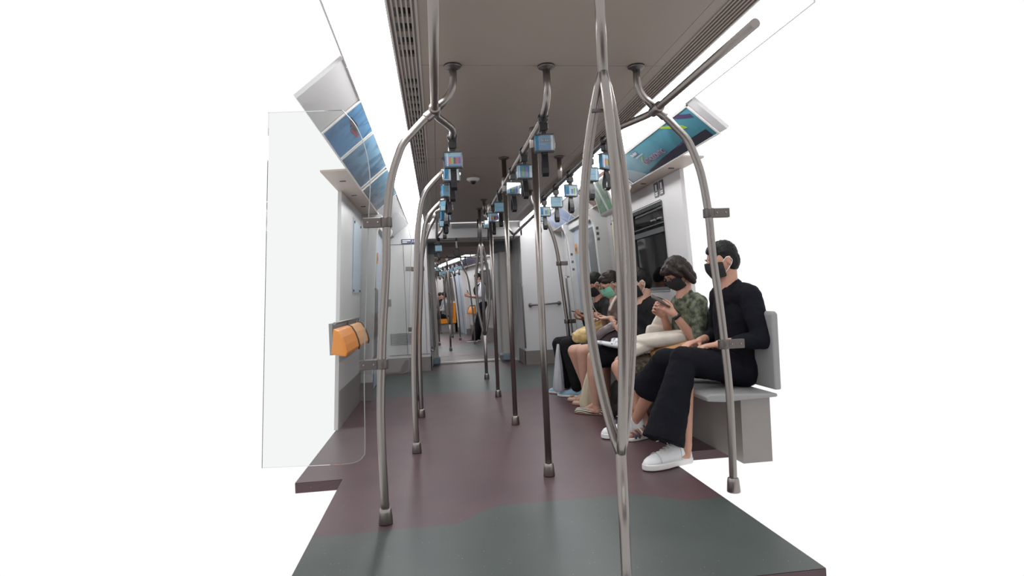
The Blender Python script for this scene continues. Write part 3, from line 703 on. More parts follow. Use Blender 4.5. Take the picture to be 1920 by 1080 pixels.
# tilted screen on the right
t = thing('display_screen', 'tilted green picture screen in a white casing hanging below the cove', 'screen', (1.60, 5.2, 1.9))
pa = [(1.452, 2.035), (1.545, 1.735), (1.60, 1.725), (1.71, 1.93), (1.60, 2.0)]
o = build('casing', MB().prism([(x, 4.93, z) for x, z in pa], (0, .45, 0)), WHITEB, t); bevel(o, .012, 3)
n = V((-.315, 0, -.093)).normalized(); a = V((1.462, 0, 2.016)); b = V((1.539, 0, 1.757))
mb = MB(); mb.prism([a+V((0, 4.965, 0)), a+V((0, 5.345, 0)), b+V((0, 5.345, 0)), b+V((0, 4.965, 0))], n*.004)
build('picture', mb, art_mat('screen_print', 'a9b2ae', '6f9c7c', '55625f', 9, .6, 3), t)
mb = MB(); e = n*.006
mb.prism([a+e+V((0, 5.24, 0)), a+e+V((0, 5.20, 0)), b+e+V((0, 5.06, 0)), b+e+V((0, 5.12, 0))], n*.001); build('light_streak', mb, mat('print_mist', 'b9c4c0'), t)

# notices on the walls
def wall_sign(s, y0, y1, z0, z1, m, name, label, cat='sign', push=-.003):
    t = thing(name, label, cat, tuple(wall_pt(s, (y0+y1)/2, z0)))
    mb = MB(); wall_quad(mb, s, y0, y1, z0, z1, -.003, push); build('plate', mb, m, t); return t
SG = mat('sign_grey', '4c4a4e', rough=.4)
for k, (y, lab) in enumerate(((4.86, 'left of two grey pictogram plates above the window'), (4.745, 'right of two grey pictogram plates above the window'))):
    t = wall_sign(1, y-.045, y+.045, 1.82, 1.945, SG, 'pictogram_plate', lab)
    mb = MB(); wall_quad(mb, 1, y-.02, y+.012, 1.875, 1.925, -.001, -.0065); wall_quad(mb, 1, y-.03, y+.022, 1.835, 1.842, -.001, -.0065); wall_quad(mb, 1, y-.03, y+.022, 1.850, 1.857, -.001, -.0065)
    build('pictogram', mb, SW, t)
t = wall_sign(1, 5.86, 6.22, 1.10, 1.78, mat('map_cream', 'd6cdb4', rough=.3), 'route_map', 'framed cream route map between window and right door', 'map')
for k in range(9):
    mb = MB(); z = 1.68-k*.065; wall_quad(mb, 1, 5.93, 6.10-.03*(k % 3), z, z+.012, -.001, -.0065); build('map_line', mb, mat('map_orange', 'cf8a3c') if k % 2 else mat('map_red', 'b5563c'), t)
mb = MB(); wall_quad(mb, 1, 5.84, 6.24, 1.08, 1.80, -.001, -.001); build('clear_frame', mb, mat('clear_frame_grey', 'b5b9be', rough=.2), t)
for (y, z) in ((5.87, 1.76), (6.21, 1.76), (5.87, 1.12), (6.21, 1.12)): build('clip', MB().lathe([(.012, 0), (.01, .008)], tuple(wall_pt(1, y, z, -.007)), (-1, 0, 0), n=12), GREYD, t)
t = wall_sign(1, 6.02, 6.15, 1.83, 1.93, mat('notice_red', 'a8343a'), 'red_notice', 'small red notice above the route map')
mb = MB(); wall_quad(mb, 1, 6.04, 6.13, 1.85, 1.91, -.001, -.0065); build('notice_text', mb, mat('notice_pink', 'dfb0ae'), t)
t = wall_sign(-1, 5.70, 6.18, 1.13, 1.82, mat('map_blue_white', 'b3c3d6', rough=.25), 'route_map', 'pale blue framed map on the left wall behind the glass', 'map')
mb = MB(); wall_quad(mb, -1, 5.68, 6.20, 1.11, 1.84, -.001, -.001); build('clear_frame', mb, MATS['clear_frame_grey'], t)
for (y, z) in ((5.73, 1.80), (6.17, 1.80), (5.73, 1.15), (6.17, 1.15)): build('clip', MB().lathe([(.012, 0), (.01, .008)], tuple(wall_pt(-1, y, z, -.007)), (1, 0, 0), n=12), GREYD, t)
OS = mat('sticker_orange', 'd98a1e', rough=.5)
def leaf_sticker(s, y, z, label):
    t = thing('warning_sticker', label, 'sticker', (X(s, 1.37-.065*z), y, z), 'orange door stickers')
    lo = lambda zz: 1.37-.065*zz-.003
    mb = MB(); mb.prism([(X(s, lo(z-.065)), y-.055, z-.065), (X(s, lo(z-.065)), y+.055, z-.065), (X(s, lo(z+.065)), y+.055, z+.065), (X(s, lo(z+.065)), y-.055, z+.065)], (-s*.002, 0, 0)); build('plate', mb, OS, t)
    mb = MB(); q = lo(z)-.003
    mb.prism([(X(s, q), y-.03, z-.03), (X(s, q), y+.03, z-.03), (X(s, q), y+.03, z+.0), (X(s, q), y+.015, z+.02), (X(s, q), y+.0, z+.005), (X(s, q), y-.02, z+.025), (X(s, q), y-.03, z)], (-s*.001, 0, 0)); build('pictogram', mb, GREYD, t)
leaf_sticker(1, 7.62, 1.61, 'orange warning sticker on the right door leaf'); leaf_sticker(-1, 7.22, 1.55, 'orange warning sticker on the left door leaf')
def jamb_marks(s, yj, label, zz=(1.62, 1.68, 1.74), o=1.19):
    t = thing('jamb_sticker', label, 'sticker', (X(s, o), yj, zz[0]))
    for k, z in enumerate(zz):
        oo = 1.255-(z-.84)*.082+.0
        mb = MB(); a, b = sorted((X(s, oo+.012), X(s, oo+.042))); mb.box((a, yj-.002, z-.018), (b, yj, z+.014)); build('pictogram', mb, GREYD, t)
jamb_marks(1, 6.368, 'black pictogram stickers on the near right door jamb')
jamb_marks(1, 7.73, 'small black marks on the far right door jamb', (1.35, 1.45, 1.55))

# lean rest on the left wall
def lean_pad(s, y0, y1, label, nseg=2, group='orange lean rests'):
    t = thing('lean_rest', label, 'lean rest', tuple(wall_pt(s, (y0+y1)/2, .66)), group)
    prof = [(1.385, .655), (1.270, .632), (1.262, .665), (1.272, .72), (1.292, .78), (1.322, .832), (1.36, .85)]
    L = (y1-y0)/nseg
    for k in range(nseg):
        a = y0+k*L
        o = build('pad', MB().prism([(X(s, q), a+.008, z) for q, z in prof], (0, L-.016, 0)), ORANGE if k == 0 and nseg > 1 else ORANGEP if s < 0 else ORANGE, t); bevel(o, .012, 3)
        tb = MB(); tb.tube([V((X(s, q-.004), a+L-.002, z)) for q, z in prof[1:]]+[V((X(s, 1.345), a+L-.002, .885))], .006, 8); build('side_trim', tb, STEELD, t)
    build('top_rail', MB().tube([(X(s, 1.345), y0, .885), (X(s, 1.345), y1, .885)], .011, 12), STEEL, t)
    build('back_plate', bx((min(X(s, 1.39), X(s, 1.365)), y0+.01, .65), (max(X(s, 1.39), X(s, 1.365)), y1-.01, .885)), GREYP, t)
    return t
lean_pad(-1, 4.55, 5.93, 'pale orange padded lean rest on the left wall under the map')

# bench under the passengers on the right
t = thing('bench', 'grey moulded bench under the seated passengers on the right', 'bench', (1.75, 4.6, 0))
o = build('seat', MB().prism([(1.50, 3.22, .38), (1.49, 3.22, .405), (1.52, 3.22, .42), (1.93, 3.22, .40), (1.93, 3.22, .38), (1.60, 3.22, .37)], (0, 2.92, 0)), GREYP, t); bevel(o, .01, 3)
o = build('backrest', MB().prism([(1.915, 3.22, .42), (1.955, 3.22, .42), (1.955, 3.22, .86), (1.935, 3.22, .88), (1.915, 3.22, .86)], (0, 2.92, 0)), GREYP, t); bevel(o, .01, 3)
build('base_panel', bx((1.72, 3.26, .0), (1.90, 6.10, .38)), KICK, t)

# ---------------------------------------------------------------- the next carriage beyond the gangway
CAR[0] = Matrix.Translation((.74, 9.5, -.07)) @ Matrix.Rotation(R(8.9), 4, 'Z') @ Matrix.Translation((-C, -9.5, 0))
mb = MB(); mb.box((-.1, 9.7, -.04), (1.25, 11.45, 0), 0); mb.box((-.87, 11.4, -.04), (2.02, 12.1, 0), 0); mb.box((-.87, 12.1, -.04), (2.02, 14.0, 0), 1); mb.box((-.87, 14.0, -.04), (2.02, 17.2, 0), 0); mb.box((-.87, 17.2, -.04), (2.02, 18.9, 0), 1); mb.box((-.87, 18.9, -.04), (2.02, 23, 0), 0)
struct('floor', mb, [PURP, GREEN], 'vinyl floor of the next carriage')
ceiling(11.3, [13.4, 15.4, 17.3, 19.2, 21.1], 23)
for s in (-1, 1):
    sd = 'left' if s < 0 else 'right'
    single('ceiling_vent', vent(s, 11.4, 23, 0, 0, ''), [GREYP, DARK], 'slatted %s ceiling vent in the next carriage' % sd, 'vent', 'ceiling air vents')
    ys = [11.4, 13.4, 15.4, 17.3, 19.2, 21.1, 23]
    for k in range(6): light_panel(s, ys[k], ys[k+1]-.005, 'glowing %s ceiling light panel in the next carriage, %s from the gangway' % (sd, ('first', 'second', 'third', 'fourth', 'fifth', 'sixth')[k]))
    cove_shell(s, 11.4, 23, 'trim_%d' % (5 if s < 0 else 6)); ledge(s, 13.8, 17.3, 'trim_%d' % (7 if s < 0 else 8)); ledge(s, 18.7, 23, 'trim_%d' % (9 if s < 0 else 10))
    door_portal(s, 12.35, 13.75, 'far_door_'+sd); door_portal(s, 17.3, 18.7, 'distant_door_'+sd)
    mb = MB(); wall_quad(mb, s, 11.4, 12.4, 0, 1.957); struct('wall_'+sd, mb, WHITE)
    side_wall(s, 13.72, 17.32, 'wall_'+sd, (14.3, 15.5, 1.02, 1.78)); window(s, 14.3, 15.5, 1.02, 1.78, 'window_%d' % (2 if s > 0 else 3), False)
    side_wall(s, 18.68, 23, 'wall_'+sd, (19.4, 21.4, 1.02, 1.78)); window(s, 19.4, 21.4, 1.02, 1.78, 'window_%d' % (4 if s > 0 else 5), False)
    side_rail(s, 13.2, 'left overhead rail in the next carriage' if s < 0 else 'right overhead rail in the next carriage') if False else None
door_leafs(1, 12.35, 13.75, 'door_5', '', (True, True)); door_leafs(1, 17.3, 18.7, 'door_7', '', (False, False)); door_leafs(-1, 12.35, 13.75, 'door_9', '', (True, True)); door_leafs(-1, 17.3, 18.7, 'door_11', '', (True, True))
mb = MB(); mb.box((-.9, 22.95, 0), (2.05, 23, 2.2)); struct('wall_far', mb, GREYP)
# gangway inner half
for s in (-1, 1):
    mb = MB(); pts = [(.62, 9.66), (.66, 10.3), (.675, 11.4)] if s > 0 else [(.80, 9.72), (.80, 10.3), (.72, 11.4)]
    for (a, b) in zip(pts[:-1], pts[1:]):
        mb.prism([(X(s, a[0]), a[1], 0), (X(s, b[0]), b[1], 0), (X(s, b[0]), b[1], 2.05), (X(s, a[0]), a[1], 2.05)], (s*.03, 0, 0))
    struct('wall_gangway', mb, WHITE if s > 0 else GW, 'gangway side panel of the next carriage')
    t = thing('end_cabinet', 'white %s end cabinet of the next carriage behind the gangway' % ('left' if s < 0 else 'right'), 'cabinet', (X(s, 1.05), 11.1, 0))
    build('body', MB().prism([(X(s, .71), 10.8, 0), (X(s, 1.43), 10.8, 0), (X(s, 1.31), 10.8, 2.05), (X(s, .71), 10.8, 2.14)], (0, .6, 0)), WHITE, t)
    build('kick_plate', bx((min(X(s, .70), X(s, .72)), 10.8, 0), (max(X(s, .70), X(s, .72)), 11.41, .2)), KICK, t)
mb = MB(); mb.box((-.1, 9.62, 1.93), (1.25, 11.45, 2.15)); struct('ceiling_gangway', mb, CEIL, 'low ceiling of the gangway')
arch2 = [(1, 14.0, ARCH_C, 'nearest'), (1, 15.6, ARCH_B, 'second'), (1, 16.7, ARCH_B, 'third'), (1, 17.25, ARCH_C, 'fourth'), (1, 19.0, ARCH_C, 'fifth')]
for s, y, p, d in arch2: arch_pole(s, y, p, 'curved steel pole in the next carriage, %s of its right side row' % d)
arch_pole(-1, 15.4, ARCH_B, 'curved steel pole on the far left of the next carriage')
def simple_rail(x, y0, y1, label):
    t = thing('overhead_rail', label, 'handrail', (x, (y0+y1)/2, RZ), 'overhead strap rails')
    build('rail', MB().tube([(x, y0, RZ), (x, y1, RZ)], .018, 14), STEEL, t)
    for y in (y0+.05, (y0+y1)/2, y1-.05): build('ceiling_stub', MB().tube([(x, y, RZ), (x, y, HC-.002)], .018, 12), STEEL, t); flange(t, (x, y))
simple_rail(X(1, .456), 13.5, 17.2, 'right overhead rail of the next carriage'); simple_rail(C, 13.9, 16.9, 'centre overhead rail of the next carriage'); simple_rail(X(-1, .456), 13.5, 17.2, 'left overhead rail of the next carriage')
loop_pole(C-.02, 12.66, .019, .095, 1.72, .55, 'three-bar steel pole standing just beyond the gangway', rot=-30)
for k, y in enumerate((14.3, 15.6, 16.9)): straight_pole(C, y, 'straight centre pole in the next carriage, %s from the gangway' % ('first', 'second', 'third')[k])
ordn = ('first', 'second', 'third', 'fourth', 'fifth', 'sixth')
for k in range(6): put_strap(C, 14.05+k*.52, 'small strap on the centre rail of the next carriage, %s in line' % ordn[k], 3, 5)
for k in range(6): put_strap(X(1, .456), 13.8+k*.56, 'small strap on the right rail of the next carriage, %s in line' % ordn[k], (3, 4)[k % 2], 10)
for k in range(4): put_strap(X(-1, .456), 14.2+k*.56, 'small strap on the left rail of the next carriage, %s in line' % ordn[k], 3, 5)
t = thing('cross_rail', 'second horizontal steel rail, just beyond the gangway', 'handrail', (C, 11.65, 1.9))
build('rail', MB().tube([(-.15, 11.65, 1.90), (1.25, 11.65, 1.90)], .016, 12), STEEL, t)
for q in (.25, .85): build('ceiling_stub', MB().tube([(q, 11.65, 1.9), (q, 11.65, 2.15)], .013, 10), STEEL, t)
ring_strap(.24, 11.65, 1.9, 'left plain ring strap on the second cross rail'); ring_strap(.74, 11.65, 1.9, 'right plain ring strap on the second cross rail')
lean_pad(1, 16.35, 16.95, 'bright orange lean rest in the next carriage beyond the standing man', 1)
bp = art_mat('blue_print_4', '5f9fd0', '3a6ea0', '26394e', 3, .6, 11)
poster(1, 11.9, 13.3, bp, 'small bright blue poster at the start of the next carriage'); poster(1, 13.9, 17.1, art_mat('night_print', '3d4c70', '2b2f45', '6d7f9c', 4, .5, 12), 'long dark poster in the next carriage'); 
t = thing('bench', 'distant orange bench with seated passengers in the next carriage', 'bench', (1.7, 20.5, 0))
o = build('seat', MB().prism([(1.40, 19.25, .30), (1.40, 19.25, .45), (1.93, 19.25, .45), (1.93, 19.25, .30)], (0, 3.3, 0)), ORANGE, t)
build('backrest', bx((1.86, 19.25, .45), (1.93, 22.5, .95)), ORANGE, t); build('base_panel', bx((1.42, 19.3, 0), (1.9, 22.5, .30)), GREYP, t)
CAR[0] = Matrix.Identity(4)

# ---------------------------------------------------------------- people
def fleshy(name, mb, m, parent, voxel=.006, smooth=6, fac=.5, disp=None, label=None):
    o = build(name, mb, m, parent, label)
    for p in o.data.polygons: p.use_smooth = True
    r = o.modifiers.new('remesh', 'REMESH'); r.mode = 'VOXEL'; r.voxel_size = voxel; r.use_smooth_shade = True
    q = o.modifiers.new('smooth', 'SMOOTH'); q.iterations = smooth; q.factor = fac
    if disp:
        k = 'folds_%g' % disp[1]
        tx = bpy.data.textures.get(k) or bpy.data.textures.new(k, 'CLOUDS'); tx.noise_scale = disp[1]; tx.noise_depth = 2
        d = o.modifiers.new('folds', 'DISPLACE'); d.texture = tx; d.strength = disp[0]; d.mid_level = .5; d.texture_coords = 'GLOBAL'
    return o
def ik(a, b, l1, l2, pole):
    a = V(a); b = V(b); d = b-a; L = min(d.length, (l1+l2)*.995); n = d.normalized()
    x = (l1*l1-l2*l2+L*L)/(2*L); h = math.sqrt(max(l1*l1-x*x, 0)); p = V(pole); p = (p-n*p.dot(n)).normalized()
    return a+n*x+p*h
def head_M(c, fwd, pitch, roll=0):      # head frame: local +y forward, +z up, +x to the person's right
    f = V(fwd).normalized(); z = V((0, 0, 1)); r = f.cross(z).normalized()
    f2 = (f*cos(R(pitch))-z*sin(R(pitch))); u = r.cross(f2).normalized()
    if roll: q = Matrix.Rotation(R(roll), 3, f2); r = q @ r; u = q @ u
    return Matrix(((r.x, f2.x, u.x, c[0]), (r.y, f2.y, u.y, c[1]), (r.z, f2.z, u.z, c[2]), (0, 0, 0, 1)))
def head_mesh(mb, M):
    n, h = 28, 22; vs = []
    for i in range(h+1):
        t = pi*i/h
        for k in range(n):
            a = 2*pi*k/n; x, y, z = sin(t)*cos(a), sin(t)*sin(a), cos(t)
            px, py, pz = x*.076, y*.095, z*.112
            if z < 0:                                   # narrow jaw, chin forward
                px *= 1-.30*z*z-.12*max(0, -z); py = py*(1-.22*z*z) if y < 0 else py*(1-.10*z*z)
                py += .012*max(0, -z)
            if y > .5: px *= .97; py *= .965            # flatter face
            vs.append(M @ V((px, py, pz)))
    mb.add(vs, [(i*n+k, (i+1)*n+k, (i+1)*n+(k+1) % n, i*n+(k+1) % n) for i in range(h) for k in range(n)], True)
    R3 = M.to_3x3()
    def e(c, r, rx=0): mb.ell(M @ V(c), r, R3 @ Matrix.Rotation(R(rx), 3, 'X'), 12)
    mb.cap(M @ V((0, .088, .012)), M @ V((0, .107, -.022)), .009, .013); e((0, .108, -.026), (.014, .012, .010))   # nose
    for s in (-1, 1):
        e((s*.010, .102, -.028), (.008, .009, .007)); e((s*.030, .078, .024), (.022, .012, .009))                 # nostril, brow
        e((s*.036, .066, -.014), (.022, .018, .018)); e((s*.078, -.004, -.008), (.008, .017, .030), -12)           # cheek, ear
        e((s*.080, -.010, .008), (.008, .012, .014))
    e((0, .086, -.058), (.022, .012, .007)); e((0, .084, -.068), (.019, .011, .007)); e((0, .074, -.092), (.024, .020, .016))
def hand(mb, w, d, nrm, thumb, curl=(20, 30, 25), s=1.0, spread=6, tcurl=0):
    # w wrist, d towards the fingers, nrm palm normal (palm side), thumb: side vector the thumb points to
    w = V(w); d = V(d).normalized(); nrm = V(nrm); nrm = (nrm-d*nrm.dot(d)).normalized(); t = V(thumb); t = (t-d*t.dot(d)-nrm*t.dot(nrm)).normalized()
    mb.cap(w-d*.02*s, w+d*.02*s, .026*s, .027*s, flat=(t, 1.0, .72))
    for k in range(4):
        o = (1.5-k)*.0185*s
        mb.cap(w+d*.01*s+t*o*.55, w+d*.080*s+t*o, .0165*s, .0115*s)
    Ls = ((.040, .024, .020), (.044, .028, .021), (.041, .026, .021), (.032, .020, .018))
    for k in range(4):
        p = w+d*.082*s+t*(1.5-k)*.0190*s-nrm*.001; a = R((1.5-k)*spread); dd = (d*cos(a)+t*sin(a)).normalized(); ang = 0
        for j, L in enumerate(Ls[k]):
            ang += curl[j]+k*2; v = dd*cos(R(ang))+nrm*sin(R(ang)); q = p+v*L*s
            mb.cap(p, q, (.0092, .0086, .0078)[j]*s, (.0086, .0078, .0064)[j]*s, n=10); p = q
    p = w+d*.022*s+t*.022*s+nrm*.006*s
    v1 = (d*.62+t*.70+nrm*.35).normalized(); q = p+v1*.042*s; mb.cap(p, q, .0135*s, .0108*s, n=10)
    v2 = (d*(.90)+t*(.30-tcurl)+nrm*.35).normalized(); q2 = q+v2*.032*s; mb.cap(q, q2, .0105*s, .0095*s, n=10)
    v3 = (d*.92+t*(.05-tcurl)+nrm*.4).normalized(); mb.cap(q2, q2+v3*.026*s, .0095*s, .0075*s, n=10)
def foot_mesh(mb, heel, toe, ank, mode='bare'):
    if mode == 'shod':       # ankle and a slim foot that stays inside a closed shoe
        h = V(heel); d = (V(toe)-h).normalized(); mb.cap(V(ank), h+d*.05+V((0, 0, .05)), .036, .026); mb.cap(h+d*.05+V((0, 0, .045)), h+d*.13+V((0, 0, .035)), .024, .016); return
    if mode == 'flat':
        h = V(heel); d = (V(toe)-h).normalized(); L = (V(toe)-h).length
        mb.cap(V(ank), h+d*.045+V((0, 0, .038)), .034, .027); mb.cap(h+d*.04+V((0, 0, .035)), h+d*L*.55+V((0, 0, .030)), .026, .024); mb.cap(V(ank), h+d*L*.50+V((0, 0, .040)), .030, .020); mb.cap(h+d*L*.5+V((0, 0, .032)), h+d*L*.60+V((0, 0, .024)), .022, .010); return
    heel = V(heel); toe = V(toe); d = (toe-heel).normalized(); L = (toe-heel).length
    mb.cap(V(ank), heel+d*.06+V((0, 0, .045)), .038, .036); mb.cap(heel+d*.03+V((0, 0, .032)), heel+d*(L*.62)+V((0, 0, .030)), .030, .030); mb.cap(heel+d*L*.45+V((0, 0, .030)), heel+d*(L-.03)+V((0, 0, .020)), .033, .020, flat=(d.cross(V((0, 0, 1))), 1.25, .8))
    mb.cap(V(ank), heel+d*L*.55+V((0, 0, .035)), .034, .026)
def shoe(parent, heel, toe, h=.075, w_=.047, m=None, sole_m=None, sole=.03, high=0, chunky=0, open_top=False, label=None, name='shoe', ytilt=0):
    heel = V(heel); toe = V(toe); d = (toe-heel); L = d.length; d.normalize(); sd = d.cross(V((0, 0, 1))).normalized(); up = sd.cross(d).normalized()
    # width / height profile along the length
    W = [(0, .55), (.06, .78), (.2, .80), (.4, .82), (.6, .98), (.75, 1.0), (.88, .84), (.96, .55), (1.0, .25)]
    mb = MB(); n = 16; vs = []
    Hh = [(0, .85), (.06, 1.0+high), (.2, 1.02+high), (.35, 1.0+high*.4), (.5, .84+chunky*.4), (.7, .62+chunky), (.85, .52+chunky), (.95, .42+chunky*.8), (1.0, .22+chunky*.6)]
    def lerp(T, u):
        for (a, b), (c, e) in zip(T[:-1], T[1:]):
            if u <= c: return b+(e-b)*(u-a)/(c-a)
        return T[-1][1]
    us = [0, .02, .06, .12, .2, .3, .4, .5, .6, .7, .8, .88, .94, .98, 1.0]
    for u in us:
        ww = lerp(W, u)*w_; hh = lerp(Hh, u)*h
        for k in range(n):
            a = 2*pi*k/n; ca, sa = cos(a), sin(a)
            px = ww*(abs(ca)**.75)*(1 if ca > 0 else -1); pz = sole*.8+(hh-sole*.6)*(sa**.85 if sa > 0 else 0)
            if sa <= 0: pz = sole*.8
            else: px *= 1-.32*sa
            vs.append(heel+d*(u*L)+sd*px+up*pz)
    fs = [(i*n+k, i*n+(k+1) % n, (i+1)*n+(k+1) % n, (i+1)*n+k) for i in range(len(us)-1) for k in range(n)]+[tuple(range(n)), tuple((len(us)-1)*n+k for k in range(n))]
    mb.add(vs, fs, True); o = build(name, mb, m, parent, label)
    mb = MB(); out = [(u, lerp(W, u)*w_*1.05) for u in us]
    ring = [heel+d*(u*L*1.02-.004)+sd*x for u, x in out]+[heel+d*(u*L*1.02-.004)-sd*x for u, x in reversed(out)]
    mb.prism([p+up*.001 for p in ring], up*sole); so = build('sole', mb, sole_m or m, o); bevel(so, sole*.3, 3)
    return o, d, sd, up, L
def laces(o, heel, d, sd, up, L, m, n=5, z=.07):
    for k in range(n):
        u = .45+k*.07; c = V(heel)+d*(u*L)+up*(z-.0088*k)
        build('lace', MB().tube([c-sd*.022-up*.006, c+up*.002, c+sd*.022-up*.006], .0028, 6), m, o)

def seated(label, Y, hipx, head, pitch, knees, ankles, toes, hands, skin_m, top, bottom, opts):
    """head: centre; knees/ankles/toes/hands: [person's left (near camera), right]"""
    t = thing('person', label, 'person', (hipx, Y, 0), 'passengers seated on the right bench')
    hip = V((hipx, Y, .52)); hd = V(head); neck = V((hd.x+.035, hd.y, hd.z-.135)); chest = V((neck.x+.07, Y, neck.z-.20)); waist = hip.lerp(chest, .42)
    M = head_M(hd, opts.get('look', (-1, 0, 0)), pitch, opts.get('roll', 0)); b = opts.get('build', 1.0)
    shd = opts.get('sh', .175)*b; sh = [V((neck.x+.055, Y-shd, neck.z-.095)), V((neck.x+.055, Y+shd, neck.z-.095))]
    hips = [hip+V((-.02, -.085*b, -.01)), hip+V((-.02, .085*b, -.01))]
    elb = [ik(sh[i], hands[i][0], .285, .255, opts.get('pole', [(.3, -.6, -1), (.3, .6, -1)])[i]) for i in (0, 1)]
    body = MB(); head_mesh(body, M)
    body.cap(neck+V((.0, 0, -.06)), M @ V((0, -.025, -.045)), .058*b, .054)
    body.cap(hip, waist, .125*b, .115*b, flat=((0, 1, 0), 1.25, .85)); body.cap(waist, chest, .115*b, .135*b, flat=((0, 1, 0), 1.25, .82)); body.cap(sh[0]+V((0, .05, 0)), sh[1]+V((0, -.05, 0)), .066*b, .066*b)
    for i in (0, 1):
        k = V(knees[i]); a = V(ankles[i]); kr = opts.get('knee', .056)
        body.cap(hips[i], k, .082*b, kr, n=18); body.cap(k, k.lerp(a, .35), kr, .053*b, n=18); body.cap(k.lerp(a, .35), a, .053*b, .034, n=18)
        body.cap(sh[i], elb[i], .050*b, .038*b); w = V(hands[i][0]); body.cap(elb[i], w, .040*b, .026*b)
        hand(body, w, hands[i][1], hands[i][2], hands[i][3], hands[i][4] if len(hands[i]) > 4 else (25, 35, 25), opts.get('hs', 1.0))
        dd = V(toes[i])-a; dd.z = 0; dd.normalize(); foot_mesh(body, V((a.x, a.y, 0))-dd*.05, V(toes[i]), a, opts.get('foot', 'shod'))
    bo = fleshy('body', body, skin_m, t, .0048, 3, .5)
    # hair
    hs = opts.get('hair_style', 'short'); hm = opts.get('hair', HAIR); hb = MB(); R3 = M.to_3x3()
    hb.ell(M @ V((0, -.018, .030)), (.084, .093, .096), R3, 22); hb.ell(M @ V((0, -.040, -.010)), (.080, .072, .085), R3, 20)
    hb.ell(M @ V((0, .030, .078)), (.060, .052, .034), R3, 16)
    if hs == 'short': hb.ell(M @ V((0, .045, .072)), (.058, .040, .026), R3, 14)
    if hs in ('tied', 'bun'):
        for s in (-1, 1): hb.cap(M @ V((s*.045, .055, .062)), M @ V((s*.070, -.02, .01)), .022, .024)
        if hs == 'bun': hb.ell(M @ V((0, -.125, .03)), (.036, .034, .036), R3, 14)
        else: hb.cap(M @ V((0, -.10, .0)), M @ V((0, -.13, -.14)), .034, .016)
    if hs == 'bob':
        for s in (-1, 1):
            hb.cap(M @ V((s*.050, .055, .070)), M @ V((s*.080, .028, -.01)), .026, .022); hb.cap(M @ V((s*.078, -.01, .02)), M @ V((s*.074, -.02, -.11)), .034, .022)
        hb.cap(M @ V((-.045, .068, .062)), M @ V((.045, .068, .062)), .026, .026); hb.ell(M @ V((0, -.05, -.08)), (.070, .045, .055), R3, 16)
    fleshy('hair', hb, hm, t, .006, 3, .5, (.010, .02))
    # mask and glasses
    if opts.get('mask'):
        mb = MB(); n, mth = 12, 9; top_, bot_ = .000, -.096; vs = []
        for j in range(mth+1):
            v = j/mth; z = top_+(bot_-top_)*v
            for i in range(n+1):
                u = -1+2*i/n; a = u*R(72); bulge = .014*(1-u*u)*sin(pi*(v*.8+.12)); rr = 1-.22*max(0, v-.45)
                y = (.099+bulge+(.011*math.exp(-(u*5)**2)*(1-v)))*cos(a)*rr+.006
                vs.append(M @ V((.083*sin(a)*rr, y, z+.010*(1-u*u)*(1-v)-.004*u*u)))
        fs = [(j*(n+1)+i, j*(n+1)+i+1, (j+1)*(n+1)+i+1, (j+1)*(n+1)+i) for j in range(mth) for i in range(n)]
        mb.add(vs, fs, True); o = build('face_mask', mb, opts['mask'], t, opts.get('mask_label')); so = o.modifiers.new('solid', 'SOLIDIFY'); so.thickness = .002; su = o.modifiers.new('sub', 'SUBSURF'); su.levels = su.render_levels = 1
        if opts.get('pleats'):
            for v in (.3, .5, .7):
                j = int(v*mth); build('pleat', MB().tube([vs[j*(n+1)+i]+(vs[j*(n+1)+i]-hd)*.012 for i in range(n+1)], .0018, 6), opts['mask'], o)
        for s in (-1, 1):
            build('ear_loop', MB().tube(spline([M @ V((s*.070, .036, -.006)), M @ V((s*.085, .006, .018)), M @ V((s*.090, -.020, -.006)), M @ V((s*.082, -.008, -.036)), M @ V((s*.066, .034, -.074))], 4), .0016, 6), opts.get('loop', SW), o)
    for s in (-1, 1):
        build('eye', MB().ell(M @ V((s*.030, .083, .006)), (.013, .008, .006), R3, 12), mat('eye_dark', '1d1512', rough=.2), t)
        build('eyebrow', MB().tube([M @ V((s*.014, .094, .026)), M @ V((s*.032, .092, .030)), M @ V((s*.050, .080, .024))], [.002, .003, .0015], 6), hm, t)
    if opts.get('glasses'):
        mb = MB()
        for s in (-1, 1): mb.tube([M @ V((s*.032+.025*cos(a), .104-.006*abs(cos(a))**2, .002+.019*sin(a))) for a in [2*pi*i/18 for i in range(19)]], .0016, 6, cap=False); mb.tube([M @ V((s*.057, .098, .006)), M @ V((s*.080, .040, .010)), M @ V((s*.083, -.010, .006))], .0016, 6)
        mb.tube([M @ V((-.008, .106, .006)), M @ V((.008, .106, .006))], .0016, 6); build('glasses', mb, mat('glasses_frame', '6d5a58', rough=.25, metal=.8), t)
    # clothes
    tb = MB(); g = opts.get('loose', .012)
    tb.cap(hip+V((0, 0, .0)), waist, .130*b+g, .122*b+g, flat=((0, 1, 0), 1.25, .88), n=20); tb.cap(waist, chest+V((0, 0, .01)), .122*b+g, .142*b+g, flat=((0, 1, 0), 1.25, .85), n=20)
    tb.cap(sh[0]+V((0, .045, .0)), sh[1]+V((0, -.045, .0)), .072*b+g*.8, .072*b+g*.8); tb.cap(neck+V((.014, 0, -.100)), neck+V((.022, 0, -.045)), .092*b, .068*b)
    sl = opts.get('sleeve', .6)
    for i in (0, 1):
        w = V(hands[i][0])
        if sl <= 1: tb.cap(sh[i], sh[i].lerp(elb[i], sl), .060*b+g*.7, .052*b+g)
        else:
            tb.cap(sh[i], elb[i], .060*b+g*.7, .050*b+g*.6); tb.cap(elb[i], elb[i].lerp(w, sl-1), .050*b+g*.6, .036*b+g*.4)
    fleshy('top', tb, top, t, .007, 4, .5, (.016, .07))
    bb = MB(); style = opts.get('bottom', 'trousers')
